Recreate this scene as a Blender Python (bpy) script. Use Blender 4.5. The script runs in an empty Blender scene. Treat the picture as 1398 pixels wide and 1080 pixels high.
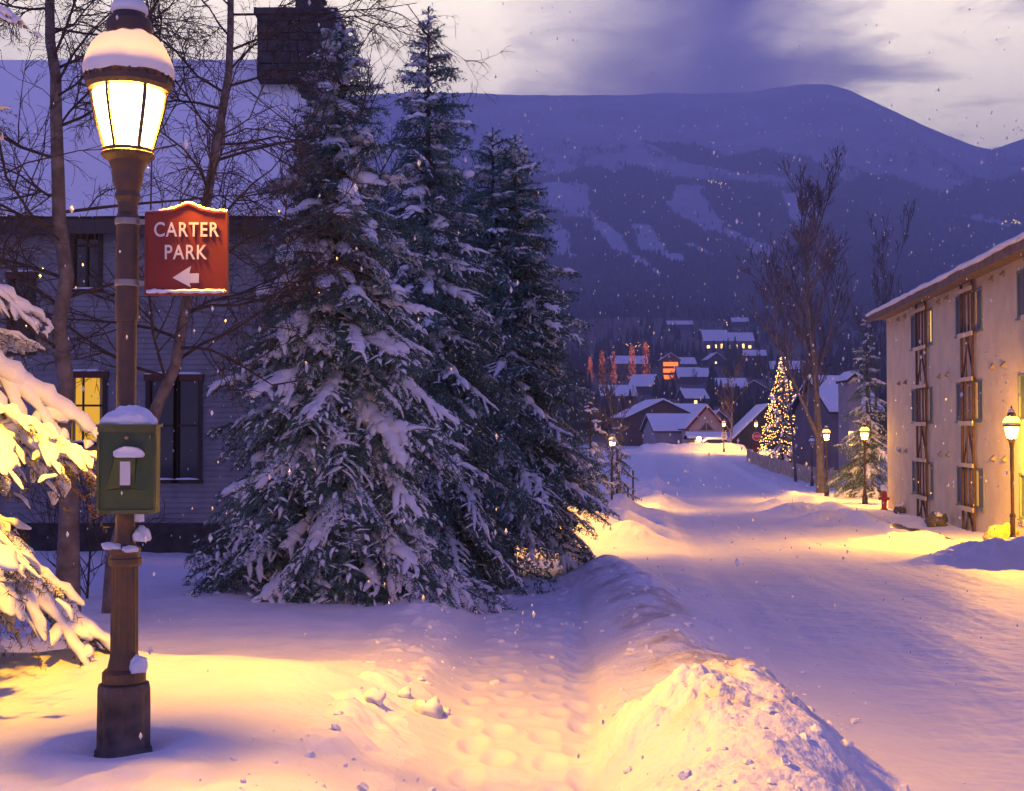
import bpy, math, random
import numpy as np
from mathutils import Vector, Matrix

# ------------------------------------------------------------------ basics
F, CX, CY, HOR = 1700.0, 699.0, 540.0, 585.0
CZ = 1.73
TH = math.atan((HOR - CY) / F)
PHI = math.atan((880 - CX) / F)          # street direction, right of the view axis
SP, CP = math.sin(PHI), math.cos(PHI)
scene = bpy.context.scene
COL = scene.collection
rad = math.radians


def P(u, v, Y):
    dx, dy = (u - CX) / F, (CY - v) / F
    d = np.array([dx, math.cos(TH) - dy * math.sin(TH), math.sin(TH) + dy * math.cos(TH)])
    return np.array([0, 0, CZ]) + d * (Y / d[1])


def Q(s, t):                               # street coordinates -> world xy
    return (s * SP + t * CP, s * CP - t * SP)


# ------------------------------------------------------------------ noise
def _h(ix, iy, seed):
    a = np.sin(ix * 127.1 + iy * 311.7 + seed * 74.7) * 43758.5453
    return a - np.floor(a)


def vn(x, y, seed=0):
    x = np.asarray(x, float); y = np.asarray(y, float)
    ix, iy = np.floor(x), np.floor(y)
    fx, fy = x - ix, y - iy
    fx = fx * fx * fx * (fx * (fx * 6 - 15) + 10); fy = fy * fy * fy * (fy * (fy * 6 - 15) + 10)
    a, b = _h(ix, iy, seed), _h(ix + 1, iy, seed)
    c, d = _h(ix, iy + 1, seed), _h(ix + 1, iy + 1, seed)
    return (a + (b - a) * fx + (c - a) * fy + (a - b - c + d) * fx * fy) * 2 - 1


def fbm(x, y, o=4, seed=0):
    r, a, f = 0, 0.5, 1.0
    for k in range(o):
        r = r + a * vn(x * f + k * 17.3, y * f - k * 9.1, seed + k)
        a *= 0.5; f *= 2.03
    return r


def sst(a, b, x):
    t = np.clip((np.asarray(x, float) - a) / (b - a), 0, 1)
    return t * t * (3 - 2 * t)


# ------------------------------------------------------------------ mesh builder
class MB:
    def __init__(s):
        s.v, s.f, s.n = [], [], 0

    def add(s, v, f, mi=0):
        v = np.asarray(v, np.float32).reshape(-1, 3)
        f = np.asarray(f, np.int64)
        if len(f):
            s.f.append((f + s.n, mi))
        s.v.append(v); s.n += len(v)

    def add_faces(s, v, faces, mi=0):      # ragged polygons
        v = np.asarray(v, np.float32).reshape(-1, 3)
        for f in faces:
            s.f.append((np.array([f], np.int64) + s.n, mi))
        s.v.append(v); s.n += len(v)

    def box(s, c, d, mi=0, rz=0.0, M=None):
        c = np.asarray(c, float); h = np.asarray(d, float) / 2
        v = np.array([[x, y, z] for x in (-1, 1) for y in (-1, 1) for z in (-1, 1)]) * h
        if rz:
            a, b = math.cos(rz), math.sin(rz)
            v = v @ np.array([[a, b, 0], [-b, a, 0], [0, 0, 1]])
        if M is not None:
            v = v @ np.asarray(M).T
        s.add(v + c, [[0, 1, 3, 2], [4, 6, 7, 5], [0, 4, 5, 1], [2, 3, 7, 6], [0, 2, 6, 4], [1, 5, 7, 3]], mi)

    def bar(s, a, b, w, d, mi=0):          # box bar between two points
        a, b = np.asarray(a, float), np.asarray(b, float)
        ax = b - a; L = np.linalg.norm(ax); ax /= L
        ref = np.array([0, 1, 0.]) if abs(ax[1]) < .9 else np.array([1, 0, 0.])
        p = np.cross(ax, ref); p /= np.linalg.norm(p); q = np.cross(p, ax)
        M = np.stack([p, q, ax], 1)
        s.box((a + b) / 2, (w, d, L), mi, M=M)

    def lathe(s, prof, n=24, c=(0, 0, 0), mi=0, flute=None, rot=0.0, cap=True):
        prof = np.asarray(prof, float)
        a = np.arange(n) / n * 2 * math.pi + rot
        rr = prof[:, 0][:, None] * np.ones(n)[None]
        if flute:
            rr = rr * (1 + flute[1] * np.cos(a * flute[0]))[None]
        v = np.stack([rr * np.cos(a), rr * np.sin(a), prof[:, 1][:, None] * np.ones(n)[None]], 2).reshape(-1, 3) + np.asarray(c)
        m = len(prof)
        i = np.arange(m - 1)[:, None] * n; j = np.arange(n)[None]; j2 = (j + 1) % n
        f = np.stack([i + j, i + j2, i + n + j2, i + n + j], 2).reshape(-1, 4)
        s.add(v, f, mi)
        if cap:
            for k, rev in ((0, True), (m - 1, False)):
                ring = [s.n - m * n + k * n + q for q in range(n)]
                s.f.append((np.array([ring[::-1] if rev else ring]), mi))

    def tube(s, pts, r, n=6, mi=0, closed_tip=True):
        pts = np.asarray(pts, float); m = len(pts)
        r = np.broadcast_to(np.asarray(r, float), (m,))
        t = np.gradient(pts, axis=0)
        t /= np.linalg.norm(t, axis=1)[:, None] + 1e-9
        ref = np.array([0.31, 0.95, 0.05]) if abs(t[0, 2]) > .8 else np.array([0, 0, 1.])
        p = np.cross(t, ref); p /= np.linalg.norm(p, axis=1)[:, None] + 1e-9
        q = np.cross(t, p)
        a = np.arange(n) / n * 2 * math.pi
        v = pts[:, None] + r[:, None, None] * (p[:, None] * np.cos(a)[None, :, None] + q[:, None] * np.sin(a)[None, :, None])
        i = np.arange(m - 1)[:, None] * n; j = np.arange(n)[None]; j2 = (j + 1) % n
        f = np.stack([i + j, i + n + j, i + n + j2, i + j2], 2).reshape(-1, 4)
        s.add(v.reshape(-1, 3), f, mi)
        s.f.append((np.array([[s.n - n + q_ for q_ in range(n)]]), mi))
        s.f.append((np.array([[s.n - m * n + q_ for q_ in range(n)][::-1]]), mi))

    def blob(s, c, r, rng, n=10, amp=.12, mi=0, flat=None, rz=0):
        c = np.asarray(c, float); r = np.asarray(r, float) * np.ones(3)
        m = max(5, n // 2 + 1)
        ph = np.linspace(0, math.pi, m); th = np.arange(n) / n * 2 * math.pi
        d = np.stack([np.sin(ph)[:, None] * np.cos(th), np.sin(ph)[:, None] * np.sin(th), np.cos(ph)[:, None] * np.ones(n)], 2)
        o = rng.uniform(0, 50)
        k = 1 + amp * (vn(d[..., 0] * 2 + o, d[..., 1] * 2 + d[..., 2] * 1.7, 3) + .5 * vn(d[..., 0] * 5 - o, d[..., 1] * 5 + d[..., 2] * 4, 8))
        k[0] = k[0].mean(); k[-1] = k[-1].mean()
        v = d * k[..., None] * r
        if flat is not None:
            v[..., 2] = np.maximum(v[..., 2], flat)
        if rz:
            a, b = math.cos(rz), math.sin(rz)
            v = v @ np.array([[a, b, 0], [-b, a, 0], [0, 0, 1]])
        i = np.arange(m - 1)[:, None] * n; j = np.arange(n)[None]; j2 = (j + 1) % n
        f = np.stack([i + j, i + n + j, i + n + j2, i + j2], 2).reshape(-1, 4)
        s.add(v.reshape(-1, 3) + c, f, mi)

    def prism(s, poly, y0, y1, mi=0):       # outline in xz extruded along y
        poly = np.asarray(poly, float); n = len(poly)
        v = np.concatenate([np.c_[poly[:, 0], np.full(n, y0), poly[:, 1]], np.c_[poly[:, 0], np.full(n, y1), poly[:, 1]]])
        fs = [list(range(n)), list(range(2 * n - 1, n - 1, -1))]
        fs += [[i, i + n, (i + 1) % n + n, (i + 1) % n] for i in range(n)]
        s.add_faces(v, fs, mi)

    def mesh(s, name, smooth=False):
        me = bpy.data.meshes.new(name)
        V = np.concatenate(s.v) if s.v else np.zeros((0, 3), np.float32)
        me.vertices.add(len(V)); me.vertices.foreach_set('co', V.ravel().astype(np.float32))
        li = np.concatenate([f.ravel() for f, _ in s.f]).astype(np.int32)
        lt = np.concatenate([np.full(len(f), f.shape[1]) for f, _ in s.f]).astype(np.int32)
        mi = np.concatenate([np.full(len(f), m) for f, m in s.f]).astype(np.int32)
        ls = np.concatenate([[0], np.cumsum(lt)[:-1]]).astype(np.int32)
        me.loops.add(len(li)); me.loops.foreach_set('vertex_index', li)
        me.polygons.add(len(lt)); me.polygons.foreach_set('loop_start', ls); me.polygons.foreach_set('loop_total', lt)
        me.polygons.foreach_set('material_index', mi)
        me.polygons.foreach_set('use_smooth', np.full(len(lt), bool(smooth)))
        me.update(calc_edges=True)
        return me


def link(name, me, mats, parent=None):
    if not isinstance(mats, (list, tuple)):
        mats = [mats]
    for m in mats:
        me.materials.append(m)
    o = bpy.data.objects.new(name, me); COL.objects.link(o)
    if parent is not None:
        o.parent = parent
    return o


def obj(name, mb, mats, parent=None, smooth=False):
    return link(name, mb.mesh(name, smooth), mats, parent)


def tag(o, label=None, cat=None, group=None, kind=None):
    if label: o['label'] = label
    if cat: o['category'] = cat
    if group: o['group'] = group
    if kind: o['kind'] = kind
    return o


def thing(name, label, cat, loc=(0, 0, 0), rz=0.0, group=None):
    o = bpy.data.objects.new(name, None); COL.objects.link(o)
    o.location = [float(q) for q in loc]; o.rotation_euler = (0, 0, rz); o.empty_display_size = .2
    return tag(o, label, cat, group)


def dup(root, loc, rz=0.0, label=None, scale=None, group=None, skip=()):
    def cp(o, par):
        c = o.copy(); COL.objects.link(c)
        if par is not None:
            c.parent = par
        for ch in list(o.children):
            if ch.type in skip:
                continue
            cp(ch, c)
        return c
    r = cp(root, None)
    r.location = [float(q) for q in loc]; r.rotation_euler = (0, 0, rz)
    if scale: r.scale = (scale,) * 3 if not isinstance(scale, (tuple, list)) else scale
    if label: r['label'] = label
    if group: r['group'] = group
    return r


# ------------------------------------------------------------------ materials
def mat(name, col, rough=.7, var=0.0, vscale=4.0, bump=0.0, bscale=20.0, metal=0.0, col2=None, emit=None, es=0.0, spec=.3, sss=0, detail=4):
    m = bpy.data.materials.new(name); m.use_nodes = True
    nt = m.node_tree; N = nt.nodes; b = N['Principled BSDF']
    b.inputs['Base Color'].default_value = (*col, 1)
    b.inputs['Roughness'].default_value = rough
    b.inputs['Metallic'].default_value = metal
    b.inputs['Specular IOR Level'].default_value = spec
    tc = N.new('ShaderNodeTexCoord')
    if var or col2:
        nz = N.new('ShaderNodeTexNoise'); nz.inputs['Scale'].default_value = vscale; nz.inputs['Detail'].default_value = detail
        nt.links.new(tc.outputs['Object'], nz.inputs['Vector'])
        rp = N.new('ShaderNodeValToRGB')
        c2 = col2 or tuple(max(0, c * (1 - var)) for c in col)
        c1 = col if col2 else tuple(min(1, c * (1 + var)) for c in col)
        rp.color_ramp.elements[0].color = (*c2, 1); rp.color_ramp.elements[1].color = (*c1, 1)
        rp.color_ramp.elements[0].position = .35; rp.color_ramp.elements[1].position = .65
        nt.links.new(nz.outputs['Fac'], rp.inputs['Fac']); nt.links.new(rp.outputs['Color'], b.inputs['Base Color'])
    if bump:
        nb = N.new('ShaderNodeTexNoise'); nb.inputs['Scale'].default_value = bscale; nb.inputs['Detail'].default_value = 6
        nt.links.new(tc.outputs['Object'], nb.inputs['Vector'])
        bp = N.new('ShaderNodeBump'); bp.inputs['Strength'].default_value = bump; bp.inputs['Distance'].default_value = .05
        nt.links.new(nb.outputs['Fac'], bp.inputs['Height']); nt.links.new(bp.outputs['Normal'], b.inputs['Normal'])
    if emit:
        b.inputs['Emission Color'].default_value = (*emit, 1); b.inputs['Emission Strength'].default_value = es
    if sss:
        b.inputs['Subsurface Weight'].default_value = sss
        b.inputs['Subsurface Radius'].default_value = (.05, .04, .06); b.inputs['Subsurface Scale'].default_value = .5
    return m


def glow(name, col, strength, sample=True):
    m = mat(name, (0.0, 0.0, 0.0), .5, emit=col, es=strength)
    if not sample:
        m.cycles.emission_sampling = 'NONE'
    return m


M = {}
M['snow'] = mat('snow', (.80, .80, .82), .75, var=.03, vscale=3, bump=.35, bscale=14, spec=.2)
M['snow_road'] = mat('packed_snow', (.76, .76, .79), .6, col2=(.71, .71, .75), vscale=1.1, bump=.3, bscale=9, spec=.3, detail=9)
M['snow_pile'] = mat('ploughed_snow', (.80, .79, .79), .8, col2=(.50, .44, .38), vscale=4, bump=.6, bscale=18, spec=.2, detail=8)
def dirt_mix(m):
    nt = m.node_tree; b = nt.nodes['Principled BSDF']; an = nt.nodes.new('ShaderNodeAttribute'); an.attribute_name = 'dirt'
    mx = nt.nodes.new('ShaderNodeMix'); mx.data_type = 'RGBA'; nt.links.new(an.outputs['Fac'], mx.inputs[0])
    mx.inputs[6].default_value = (.79, .79, .81, 1); nt.links.new(b.inputs['Base Color'].links[0].from_socket, mx.inputs[7])
    nt.links.new(mx.outputs[2], b.inputs['Base Color'])


dirt_mix(M['snow_pile'])
M['snow_soft'] = mat('soft_snow', (.84, .84, .86), .8, bump=.2, bscale=30, spec=.15)
M['needle'] = mat('needles', (.078, .158, .138), .6, var=.4, vscale=2.5, spec=.25)
M['needle_near'] = mat('needles_near', (.055, .075, .03), .6, col2=(.09, .045, .02), vscale=6, spec=.25)
M['bark'] = mat('bark', (.075, .055, .045), .9, var=.4, vscale=9, bump=.6, bscale=24)
M['bark_pale'] = mat('pale_bark', (.18, .14, .12), .9, var=.35, vscale=7, bump=.5, bscale=20)
M['bark_far'] = mat('hazed_bark', (.12, .105, .11), .9, var=.3, vscale=3)  # bark paled toward grey, distance haze put into the colour
M['iron'] = mat('painted_iron', (.042, .028, .022), .5, col2=(.085, .042, .026), vscale=9, bump=.15, bscale=40, metal=.0, spec=.5)
M['iron_base'] = mat('rusty_iron', (.15, .115, .11), .75, col2=(.045, .035, .03), vscale=5, bump=.3, bscale=30, spec=.4)
M['sign_red'] = mat('sign_red', (.20, .022, .012), .55, var=.12, vscale=5, spec=.4)
M['sign_white'] = mat('sign_cream', (.78, .70, .62), .5)
M['box_green'] = mat('box_green', (.022, .060, .022), .5, col2=(.045, .07, .02), vscale=6, bump=.1, spec=.5)
M['paper'] = mat('paper', (.78, .74, .66), .8)
M['dark'] = mat('dark_metal', (.02, .02, .02), .6)


def glass_mat():
    m = bpy.data.materials.new('lantern_glass'); m.use_nodes = True
    nt = m.node_tree; N = nt.nodes; N.remove(N['Principled BSDF'])
    tr = N.new('ShaderNodeBsdfTransparent'); tr.inputs[0].default_value = (.92, .9, .85, 1)
    em = N.new('ShaderNodeEmission'); em.inputs[0].default_value = (1, .84, .52, 1); em.inputs[1].default_value = 6.0
    ad = N.new('ShaderNodeAddShader')
    nt.links.new(tr.outputs[0], ad.inputs[0]); nt.links.new(em.outputs[0], ad.inputs[1])
    nt.links.new(ad.outputs[0], N['Material Output'].inputs[0])
    m.cycles.emission_sampling = 'NONE'
    return m


M['lamp_glass'] = glass_mat()


def translucent(name, col, w_):
    m = bpy.data.materials.new(name); m.use_nodes = True
    nt = m.node_tree; N = nt.nodes; N.remove(N['Principled BSDF'])
    a = N.new('ShaderNodeBsdfDiffuse'); a.inputs[0].default_value = (*col, 1)
    b = N.new('ShaderNodeBsdfTranslucent'); b.inputs[0].default_value = (*col, 1)
    mx = N.new('ShaderNodeMixShader'); mx.inputs[0].default_value = w_
    nt.links.new(a.outputs[0], mx.inputs[1]); nt.links.new(b.outputs[0], mx.inputs[2]); nt.links.new(mx.outputs[0], N['Material Output'].inputs[0])
    return m


M['snow_thin'] = translucent('thin_lit_snow', (.85, .84, .80), .035)
M['clear_glass'] = bpy.data.materials.new('clear_glass'); M['clear_glass'].use_nodes = True
_n = M['clear_glass'].node_tree; _n.nodes.remove(_n.nodes['Principled BSDF']); _t = _n.nodes.new('ShaderNodeBsdfTransparent'); _t.inputs[0].default_value = (.9, .88, .8, 1)
_n.links.new(_t.outputs[0], _n.nodes['Material Output'].inputs[0])
M['flake'] = translucent('snowflake', (.95, .95, .97), .5)

# ------------------------------------------------------------------ camera
cam = bpy.data.cameras.new('camera'); co = bpy.data.objects.new('camera', cam); COL.objects.link(co)
cam.sensor_width = 36; cam.lens = 36 * F / 1398; cam.clip_end = 30000; cam.clip_start = .05
co.location = (0, 0, CZ); co.rotation_euler = (rad(90) + TH, 0, 0)
scene.camera = co

# ------------------------------------------------------------------ ground
BY = np.array([-30, 0, 5, 6.6, 10, 15, 25, 36, 50, 65, 90, 110, 140, 155, 175, 400])
BZ = np.array([.1, -.05, -.13, -.16, -.29, -.52, -1.05, -1.53, -2.0, -2.27, -2.35, -2.2, -1.57, -1.15, -.95, -.95])
_yy = np.linspace(-30, 400, 4301)
_bz = np.interp(_yy, BY, BZ); _k = np.exp(-np.linspace(-2, 2, 41) ** 2); _k /= _k.sum()
_bz = np.convolve(np.pad(_bz, 20, mode='edge'), _k, 'valid')


def base(y):
    return np.interp(y, _yy, _bz)


T_L, T_R = 1.15, 8.1          # road edges in street coordinates


def walk_c(y):  # sidewalk centre x / half-width
    return np.interp(y, [0, 6.3, 22, 28], [-.05, .02, .34, .5]), np.interp(y, [0, 6.3, 22, 28], [.55, .6, 1.05, 1.4])


# mounds: (x, y, rx, ry, h)
def md(u, v, Y, rx, ry, h):
    return ((u - CX) / F * Y, Y, rx, ry, h)


MOUNDS = [md(868, 0, 33.2, 1.0, .9, .55), md(815, 0, 35.5, 1.6, 1.1, .35), md(768, 0, 35.0, 1.3, 1.4, .55),
          md(850, 0, 40.5, 1.4, 1.2, .62), md(780, 0, 42.5, 1.6, 1.2, .40),
          md(862, 0, 50.5, 1.5, 1.3, .55), md(800, 0, 51, 1.8, 1.5, .5),
          md(905, 0, 66, 1.3, 1.6, .6), md(885, 0, 72, 2.0, 1.6, .5),
          md(890, 0, 83, 2.2, 2.0, .7),
          md(1092, 0, 58, 1.7, 1.3, .62), md(1130, 0, 50, 1.8, 1.2, .5), md(1065, 0, 66, 1.2, 1.3, .4),
          md(1335, 0, 27.2, 1.5, .9, .34), md(1400, 0, 27.6, 1.7, 1.1, .40), md(1225, 0, 37.5, 1.6, .8, .25),
          md(1290, 0, 36.5, 1.3, .6, .16)]


def bank_c(y):
    c = np.interp(y, [0, 5.5, 7.5, 12, 20, 25], [1.0, 1.2, 1.33, 1.55, 1.72, 1.85])
    w = np.interp(y, [0, 5.5, 7.5, 12, 20, 25], [.55, .74, .76, .74, .85, 1.0])
    h = np.interp(y, [0, 4.5, 5.9, 6.6, 7.3, 8.4, 10, 14, 19, 22.8, 24.4, 26.5], [0, 0, .20, .46, .50, .31, .24, .25, .30, .33, .12, 0])
    return c, w, h


_r = random.Random(6)
FEET = []
for _lane, _off, _a, _b in ((0, -.22, 5.9, 23.5), (1, .30, 6.3, 23.0)):
    _y = _a; _sd = 1
    while _y < _b:
        _wc, _ww = walk_c(_y)
        FEET.append((float(_wc) + _off * float(_ww) * 1.5 + _sd * .11 + _r.uniform(-.05, .05), _y + _r.uniform(-.05, .05), _r.uniform(.018, .034)))
        _y += .36 + _r.uniform(-.04, .06); _sd = -_sd


def G(x, y, fine=True):
    x = np.asarray(x, float); y = np.asarray(y, float)
    s = x * SP + y * CP; t = x * CP - y * SP
    z = base(y)
    far = 1 - sst(120, 160, y)
    # lawn left of the sidewalk, raised
    wc, ww = walk_c(y)
    drive = sst(24.5, 26.5, y) * (1 - sst(31, 33.5, y))
    edge = wc - ww
    near = 1 - sst(27, 33, y)
    lawn = sst(edge + .25, edge - .75, x) * near * (1 - drive * sst(-8, -3, x))
    lawn2 = sst(.4, -1.2, t) * sst(30, 34, y) * far
    lum = fbm(x * .55, y * .4, 4, 5)
    z = z + lawn * (.19 + .10 * lum) + lawn2 * (.25 + .25 * lum)
    # ridge in front of the lamp pool
    rg = np.exp(-((y - (8.9 + .35 * np.sin(x * 1.1) - .1 * x)) / .95) ** 2) * sst(-.75, -1.7, x)
    z = z + rg * (.17 + .05 * fbm(x * 1.3, y * 1.3, 3, 9))
    z = z - .10 * sst(9.3, 10.6, y) * (1 - sst(13, 17, y)) * sst(-.6, -1.5, x)
    # lumpy shoulder left of the sidewalk
    sh = np.exp(-((x - (edge - .32)) / .30) ** 2) * sst(5, 7, y) * (1 - sst(22, 26, y))
    z = z + sh * (.02 + .16 * np.clip(fbm(x * 3.1, y * 2.3, 4, 21) + .05, 0, 1))
    # sidewalk smooth trough
    wk = sst(ww + .05, ww - .3, np.abs(x - wc)) * (1 - sst(25, 30, y))
    z = z - wk * (.055 + .035 * np.clip(fbm(x * 2.6, y * 1.5, 3, 45), -.3, .6))
    tr1 = np.abs(x - wc - ww * .72 - .08 * fbm(y * .5, x * 0, 2, 46)); z = z - .045 * np.exp(-(tr1 / .10) ** 2) * (1 - sst(14, 20, y)) * (1 + .5 * fbm(x * 5, y * 5, 2, 47))
    # bank between sidewalk and road
    bc, bw, bh = bank_c(y)
    q = np.abs(x - bc - .26 * fbm(x * .5, y * .7, 3, 31) - .10 * fbm(x * 2, y * 2.2, 3, 32)) / bw
    q = q * np.where(x < bc, .92, 1.02)
    prof = np.cos(np.clip(q * .87, 0, 1) * math.pi / 2) ** 2 * 1.05
    rough = fbm(x * 2.2, y * 2.2, 4, 33)
    z = z + bh * prof * (1 + .30 * rough)
    ch = np.abs(fbm(x * 5.5, y * 5.5, 4, 35))
    front = np.exp(-((y - 6.9) / 1.3) ** 2)
    z = z + np.clip(prof * 3, 0, 1) * sst(0, .12, bh * prof) * (ch - .12) * (.03 + .20 * front * sst(.2, -.3, x - bc - .05) * sst(-.2, .25, fbm(x * 1.7, y * 1.7, 3, 36)))
    # road slightly lower, smooth wheel ruts
    road = sst(T_L - .5, T_L + .3, t) * sst(T_R + .4, T_R - .4, t)
    z = z - road * .10 * far
    wob = .25 * fbm(s * .06, t * 0 + 3, 2, 40)
    rut = np.cos((t - 4.6 + wob) * 2 * math.pi / 1.7) * .010 + .015 * fbm((t + wob) * 2.8, s * .09, 4, 41) + .022 * fbm(x * .7, y * .5, 3, 43) + .012 * fbm(x * 4, y * 4, 3, 44)
    z = z + road * rut
    # right verge: terrace toward the building
    rv = sst(T_R, T_R + .9, t) * far
    verge = np.interp(y, [0, 20, 30, 36, 50, 60, 80, 120], [-.6, -1.25, -1.55, -1.72, -1.88, -1.95, -2.1, -2.1])
    zz = verge + .10 * fbm(x * .6, y * .5, 3, 51) - .05
    z = z * (1 - rv) + rv * np.where(y < 70, zz, z + .12 + .12 * lum)
    z = z + .22 * np.exp(-((t - (T_R + .55)) / .5) ** 2) * far * (.6 + .9 * fbm(x * .5, y * .35, 2, 53)) * sst(30, 34, y)
    z = z + .16 * np.exp(-((t - (T_L - .5)) / .5) ** 2) * far * (.6 + .9 * fbm(x * .5, y * .35, 2, 57)) * sst(33, 36, y)
    for (mx, my, rx, ry, h) in MOUNDS:
        e = np.exp(-(((x - mx) / rx) ** 2 + ((y - my) / ry) ** 2) * 1.3)
        z = z + h * e * (1 + .35 * fbm(x * 1.6 + mx, y * 1.6, 4, 61)) + .06 * e * fbm(x * 5, y * 5, 3, 63)
    if fine:
        for (fx, fy, fd) in FEET:
            m_ = (np.abs(x - fx) < .35) & (np.abs(y - fy) < .6)
            if m_.any():
                e = ((x[m_] - fx) / .075) ** 2 + ((y[m_] - fy) / .16) ** 2
                z[m_] += -fd * np.exp(-e ** 1.6) + fd * .35 * np.exp(-((np.sqrt(e) - 1.45) / .35) ** 2)
        offroad = 1 - road
        z = z + .012 * fbm(x * 2.5, y * 2.5, 4, 71) * (.35 + .65 * offroad) + .05 * offroad * fbm(x * .7, y * .7, 3, 73)
    z = z + .10 * np.exp(-((y - 5.75 - .12 * np.sin(x * 2.3)) / .32) ** 2) * sst(-.55, -1.0, x) * np.clip(.45 + 1.2 * fbm(x * 2.3, y * 2.3, 3, 75), 0, 1.3)
    # shallow melt dish at the lamp
    r = np.hypot(x + 2.05, y - 6.55)
    z = z + .05 * np.exp(-((r - .33) / .16) ** 2) - .05 * np.exp(-(r / .25) ** 2)
    return z


def gz(x, y):
    return float(G(np.array([x]), np.array([y]))[0])


def build_ground():
    ys = list(np.linspace(-3, 4.6, 40))
    y = 4.62
    while y < 176:
        ys.append(y); y += .0034 * y
    ys = np.array(ys)
    ks = np.concatenate([np.linspace(-2.2, -.43, 90)[:-1], np.linspace(-.43, .43, 820), np.linspace(.43, 2.2, 90)[1:]])
    Y, K = np.meshgrid(ys, ks, indexing='ij')
    X = K * (Y + 8)
    Z = G(X, Y)
    nr, nc = Y.shape
    V = np.stack([X, Y, Z], 2).reshape(-1, 3).astype(np.float32)
    i = np.arange(nr - 1)[:, None] * nc; j = np.arange(nc - 1)[None]
    Fq = np.stack([i + j, i + j + 1, i + nc + j + 1, i + nc + j], 2).reshape(-1, 4)
    xc = V[Fq, 0].mean(1); yc = V[Fq, 1].mean(1)
    t = xc * CP - yc * SP
    wc, ww = walk_c(yc)
    bc, bw, bh = bank_c(yc)
    reg = np.zeros(len(Fq), int)
    road = (t > T_L) & (t < T_R) & (yc < 150)
    reg[road] = 1
    reg[(np.abs(xc - wc + .25 * fbm(xc * 1.2, yc * 1.2, 4, 111)) < ww) & (yc < 26) & ~road] = 2
    reg[(bh * np.clip(1.12 - np.abs(xc - bc) / bw, 0, 1) > .02)] = 3
    # dark wet strip on the right where the snow is scraped off
    u = CX + F * xc / np.maximum(yc, .1)
    s_ = xc * SP + yc * CP
    wet = (np.abs(t - (9.15 + .18 * np.sin(s_ * .7))) < .55 + .12 * np.sin(s_ * 1.9)) & (s_ > 36.5) & (s_ < 47.5)
    reg[wet] = 4
    du = np.stack([np.gradient(X, axis=1), np.gradient(Y, axis=1), np.gradient(Z, axis=1)], 2)
    dv = np.stack([np.gradient(X, axis=0), np.gradient(Y, axis=0), np.gradient(Z, axis=0)], 2)
    NN = np.cross(du, dv); NN /= np.linalg.norm(NN, axis=2)[..., None]; NN = NN.reshape(-1, 3)
    bcv, bwv, bhv = bank_c(Y)
    pil = np.clip(1.05 - np.abs(X - bcv) / bwv, 0, 1) * sst(.08, .3, bhv)
    pil = (sst(.15, .7, pil) * sst(-.25, .25, fbm(X * 1.4, Y * 1.4, 3, 66))).ravel().astype(np.float32)
    names = [('ground', M['snow']), ('road', M['snow_road']), ('sidewalk', M['snow_road']), ('snow_bank', M['snow_pile']),
             ('path', mat('wet_asphalt', (.045, .043, .045), .3, var=.3, vscale=3, spec=.5))]
    for k, (nm, m) in enumerate(names):
        fk = Fq[reg == k]
        idx, inv = np.unique(fk, return_inverse=True)
        mb = MB(); mb.add(V[idx], inv.reshape(-1, 4))
        o = tag(obj(nm, mb, m, smooth=True), kind='structure')
        o.data.normals_split_custom_set_from_vertices(NN[idx].tolist())
        a_ = o.data.attributes.new('dirt', 'FLOAT', 'POINT'); a_.data.foreach_set('value', pil[idx])


build_ground()

# ------------------------------------------------------------------ hillside and mountain
SKY_U = np.array([-3000, -800, 0, 300, 500, 560, 640, 700, 780, 860, 910, 960, 1030, 1065, 1100, 1135, 1165, 1200, 1260, 1330, 1358, 1398, 1500, 1800, 2600, 4500])
SKY_V = np.array([260, 200, 140, 130, 125, 122, 124, 128, 126, 126, 125, 126, 122, 116, 112, 113, 121, 139, 168, 198, 204, 190, 150, 170, 240, 330])
DT = np.array([171, 230, 330, 480, 720, 1150])
VT = np.array([611.5, 606, 583, 538, 487, 436])
GT_D = np.array([1150, 1900, 2900, 3900, 4700, 5300])
GT_G = np.array([0, .20, .44, .72, .93, 1.0])


def vofD(D, u):
    top = np.interp(u, SKY_U, SKY_V)
    lo = np.interp(D, DT, VT)
    g = np.interp(D, GT_D, GT_G)
    hi = 436 - (436 - top) * g
    v = np.where(D < 1150, lo, hi)
    back = np.clip((D - 5300) / 2500, 0, 1)
    return np.where(D > 5300, np.minimum(v + back * 330, np.maximum(v, 570)), v)


def HZ(x, y):
    x = np.asarray(x, float); y = np.asarray(y, float)
    u = CX + F * x / y
    v = vofD(y, u)
    z = CZ + (HOR - v) / F * y
    amp = y * .010 * sst(190, 500, y) * (1 - .75 * sst(4300, 5300, y))
    z = z + amp * fbm(x / (y * .06 + 25) * .9 + 3, y / 260.0, 4, 81) + 16 * sst(1500, 3000, y) * fbm(x / 160, y / 160, 4, 83) * (1 - .8 * sst(4700, 5300, y))
    # gullies of the upper bowl
    z = z + 85 * sst(2600, 3600, y) * (1 - sst(4600, 5250, y)) * fbm(x / 420 + .3 * y / 500, y / 900, 3, 85)
    return z


def Dof(u, v):
    lo = np.full_like(u, 171.0); hi = np.full_like(u, 5300.0)
    for _ in range(40):
        mid = (lo + hi) / 2
        c = vofD(mid, u) > v
        lo = np.where(c, mid, lo); hi = np.where(c, hi, mid)
    return (lo + hi) / 2


def inpoly(u, v, poly):
    poly = np.asarray(poly, float); r = np.zeros(len(u), bool)
    x0, y0 = poly[-1]
    for x1, y1 in poly:
        c = ((y1 > v) != (y0 > v)) & (u < (x0 - x1) * (v - y1) / (y0 - y1 + 1e-9) + x1)
        r ^= c; x0, y0 = x1, y1
    return r


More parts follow.
